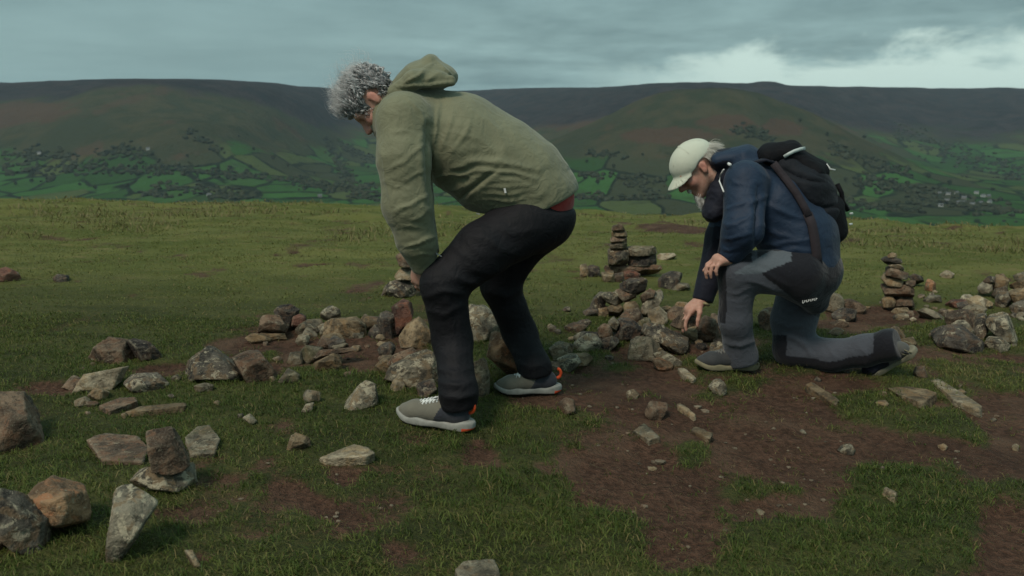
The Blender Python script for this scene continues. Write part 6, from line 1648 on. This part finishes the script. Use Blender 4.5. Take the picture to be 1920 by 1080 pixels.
link('hair', mesh_from('hair', Vc, np.concatenate([S1[1], S2[1] + len(S1[0])]), [m_hair], cols=np.array([0.52, 0.50, 0.43]) * (1 - tt_) + np.array([0.76, 0.74, 0.68]) * tt_), mB)
r_ = np.random.default_rng(5); n_ = 480
gq = np.stack([r_.uniform(0.066, 0.094, n_), r_.normal(0, 0.013, n_), r_.uniform(-0.118, -0.082, n_)], -1)
S = strands(HB + (gq * SB) @ RB.T, np.tile((RB[:, 0] * 0.35 - RB[:, 2] * 0.9)[None], (n_, 1)), 0.046, (0.15, 0, -0.5), 0.3, 0.0016, 71, 7, 0.3)
mq = np.stack([r_.uniform(0.090, 0.096, 160), r_.uniform(-0.026, 0.026, 160), r_.normal(-0.050, 0.003, 160)], -1)
S2 = strands(HB + (mq * SB) @ RB.T, np.tile((RB[:, 0] * 0.5 - RB[:, 2] * 0.7)[None], (160, 1)) + np.sign(mq[:, 1:2]) * RB[:, 1] * 0.5, 0.013, (0, 0, -0.3), 0.2, 0.0011, 73, 5)
Vc = np.concatenate([S[0], S2[0]]); tt_ = np.concatenate([S[2], S2[2]])[:, None]
link('goatee', mesh_from('goatee', Vc, np.concatenate([S[1], S2[1] + len(S[0])]), [m_hair], cols=np.array([0.55, 0.54, 0.50]) * (1 - tt_) + np.array([0.80, 0.79, 0.75]) * tt_), mB)
ys = P(1312, 560, 3.86)
# pale wristband on the reaching arm
a_ = np.linspace(0, 2 * math.pi, 19); wd_ = B['wrR'] - B['elR']; wd_ /= np.linalg.norm(wd_)
e1 = np.cross(wd_, YV); e1 /= np.linalg.norm(e1); e2 = np.cross(wd_, e1)
cw = B['wrR'] + wd_ * 0.010
pts = cw + 0.036 * (np.cos(a_)[:, None] * e1 + np.sin(a_)[:, None] * e2)
v, f = tube(pts, 0.008, 6, cap=False); link('wristband', mesh_from('wristband', v, f, [plainmat('cream_band', (0.42, 0.37, 0.20), 0.8)]), mB)

# ================================================================== backpack
bp = empty('backpack', P(1530, 455, 3.80))
tag(bp, 'black and navy hiking backpack on the kneeling person\'s back', 'backpack')
m_bag = cloth('charcoal_pack_cloth', (0.0085, 0.0105, 0.015), (0.0065, 0.008, 0.011), 0.75, 800, 0.2, 0.5, 0.02)
m_bag2 = cloth('black_pack_cloth', (0.0062, 0.0062, 0.0080), None, 0.8, 800, 0.15, 0.5, 0.0)
m_strap = cloth('maroon_grey_webbing', (0.030, 0.024, 0.028), None, 0.8, 700, 0.2, 0.3, 0.03)
m_reflect = plainmat('reflective_grey', (0.40, 0.45, 0.43), 0.45)
Yb = 3.80
main = chain([P(1478, 318, Yb + 0.03), P(1505, 352, Yb + 0.01), P(1532, 398, Yb)], [0.092, 0.112, 0.108], LB, [1.35, 1.3, 1.25], 0.05)
V, F = polygonise(main, *bounds([P(1470, 305, Yb), P(1545, 410, Yb)], 0.22), 0.007)
V = relax(V, F, 2); N = vnormals(V, F)
V = folds(V, N, [([1470,318, 1500,332, 1545,345], 4, 0.012), ([1500,300, 1530,325, 1560,345], 4, 0.006), ([1520,385, 1550,390, 1575,385], 4, 0.010), ([1490,345, 1510,380, 1525,420], 4, 0.008)], 3.8)
V = wrinkle(V, vnormals(V, F), 0.005, 8, 66)
link('main_compartment', mesh_from('main_compartment', V, F, [m_bag]), bp)
lid = many([chain([P(1445, 293, Yb + 0.04), P(1480, 284, Yb + 0.03)], [0.058, 0.048], LB, [2.0, 2.0], 0.03), chain([P(1485, 290, Yb + 0.02), P(1530, 322, Yb)], [0.040, 0.052], LB, [2.4, 2.2], 0.03)], 0.03)
V, F = polygonise(lid, *bounds([P(1440, 285, Yb), P(1535, 325, Yb)], 0.2), 0.0065)
V = wrinkle(relax(V, F, 2), vnormals(V, F), 0.005, 10, 67)
ld = link('lid', mesh_from('lid', V, F, [m_bag2]), bp)
VL = V
front = chain([P(1552, 392, Yb - 0.01), P(1562, 432, Yb - 0.01)], [0.070, 0.060], LB, [1.7, 1.5], 0.03)
V, F = polygonise(front, *bounds([P(1552, 385, Yb), P(1562, 430, Yb)], 0.2), 0.007)
V = wrinkle(relax(V, F, 2), vnormals(V, F), 0.004, 10, 68)
link('front_pocket', mesh_from('front_pocket', V, F, [m_bag2]), bp)
def ribbon(name, pts, w, mat_, parent, thick=0.006, side=None):
    pts = np.asarray(pts, float); n = len(pts)
    tan = np.gradient(pts, axis=0); tan /= np.linalg.norm(tan, axis=1)[:, None]
    sd_ = np.asarray(side, float)[None].repeat(n, 0) if side is not None else np.cross(tan, YV)
    sd_ = sd_ - tan * (sd_ * tan).sum(1)[:, None]; sd_ /= np.linalg.norm(sd_, axis=1)[:, None]
    up_ = np.cross(tan, sd_)
    ring = [pts + sd_ * a_ * w * 0.5 + up_ * b_ * thick * 0.5 for a_, b_ in ((-1, -1), (1, -1), (1, 1), (-1, 1))]
    V_ = np.stack(ring, 1).reshape(-1, 3); i = np.arange(n * 4).reshape(n, 4); j = np.roll(i, -1, 1)
    F_ = np.stack([i[:-1], j[:-1], j[1:], i[1:]], -1).reshape(-1, 4)
    F_ = np.concatenate([F_, [i[0][::-1], i[-1]]])
    return link(name, mesh_from(name, V_, F_, [mat_]), parent)
yl = lambda px, py: (surf_y(VL, px, py, 9) or 3.72) - 0.004
ribbon('reflective_piping', [P(a_, b_, yl(a_, b_)) for a_, b_ in ((1470, 294), (1480, 288), (1490, 283), (1502, 279), (1509, 278))], 0.014, m_reflect, ld)
yj = lambda px, py: (surf_y(VJ, px, py, 8) or 3.66) - 0.006
SP_ = [(1450, 306), (1462, 322), (1478, 342), (1494, 364), (1506, 385), (1516, 405)]
ribbon('back_panel_edge', [P(a_, b_, min(yj(a_, b_), 3.70)) for a_, b_ in SP_], 0.030, m_strap, bp, 0.016)
ribbon('hip_strap', [P(a_, b_, yj(a_, b_)) for a_, b_ in ((1514, 400), (1522, 420), (1527, 445), (1531, 475), (1534, 505))], 0.038, m_strap, bp, 0.010)
ribbon('shoulder_strap', [P(1450, 304, 3.72), P(1432, 300, 3.72), P(1412, 306, 3.70), P(1400, 322, 3.64), P(1398, 345, 3.60), P(1420, 372, 3.62), P(1455, 392, 3.64), P(1505, 405, 3.66)][:3], 0.05, m_navyd, bp, 0.012, side=LB)
ribbon('shoulder_strap', [P(1445, 300, 3.98), P(1425, 298, 4.02), P(1405, 305, 4.04)], 0.05, m_navyd, bp, 0.012, side=LB)
for pts in ([(1546, 313), (1550, 308), (1556, 317), (1566, 319)], [(1547, 315), (1556, 314)]):
    v, f = tube(np.array([P(a_, b_, Yb - 0.03) for a_, b_ in pts]), 0.004, 6); link('white_pull_tab', mesh_from('white_pull_tab', v, f, [m_white]), bp)
for a_, b_ in ((1599, 401), (1598, 421)):
    v, f = tube(np.array([P(a_ - 6, b_, Yb - 0.02), P(a_, b_ - 1, Yb - 0.02)]), 0.006, 6); link('buckle', mesh_from('buckle', v, f, [m_reflect]), bp)
v, f = tube(np.array([P(1570, 345, Yb - 0.02), P(1578, 362, Yb - 0.02), P(1580, 378, Yb - 0.02), P(1590, 395, Yb - 0.02)]), 0.010, 6); link('side_strap', mesh_from('side_strap', v, f, [m_bag2]), bp)
# ------------------------------------------------------------------ damp air
m_haze, t, b = newmat('damp_air')
t.n.remove(b)
pv = t.node('ShaderNodeVolumePrincipled')
pv.inputs['Color'].default_value = (0.72, 0.90, 1.0, 1)
pv.inputs['Density'].default_value = 0.00004
pv.inputs['Anisotropy'].default_value = 0.1
t.l.new(pv.outputs[0], t.n['Material Output'].inputs['Volume'])
zlo, zhi = float(FZ.min()) - 3, float(FZ.max()) + 14
haze = link('haze', boxmesh('haze', -9500, 9500, -30, 7600, zlo, zhi, m_haze))
tag(haze, 'thin damp haze hanging over the valley', 'haze', kind='stuff')
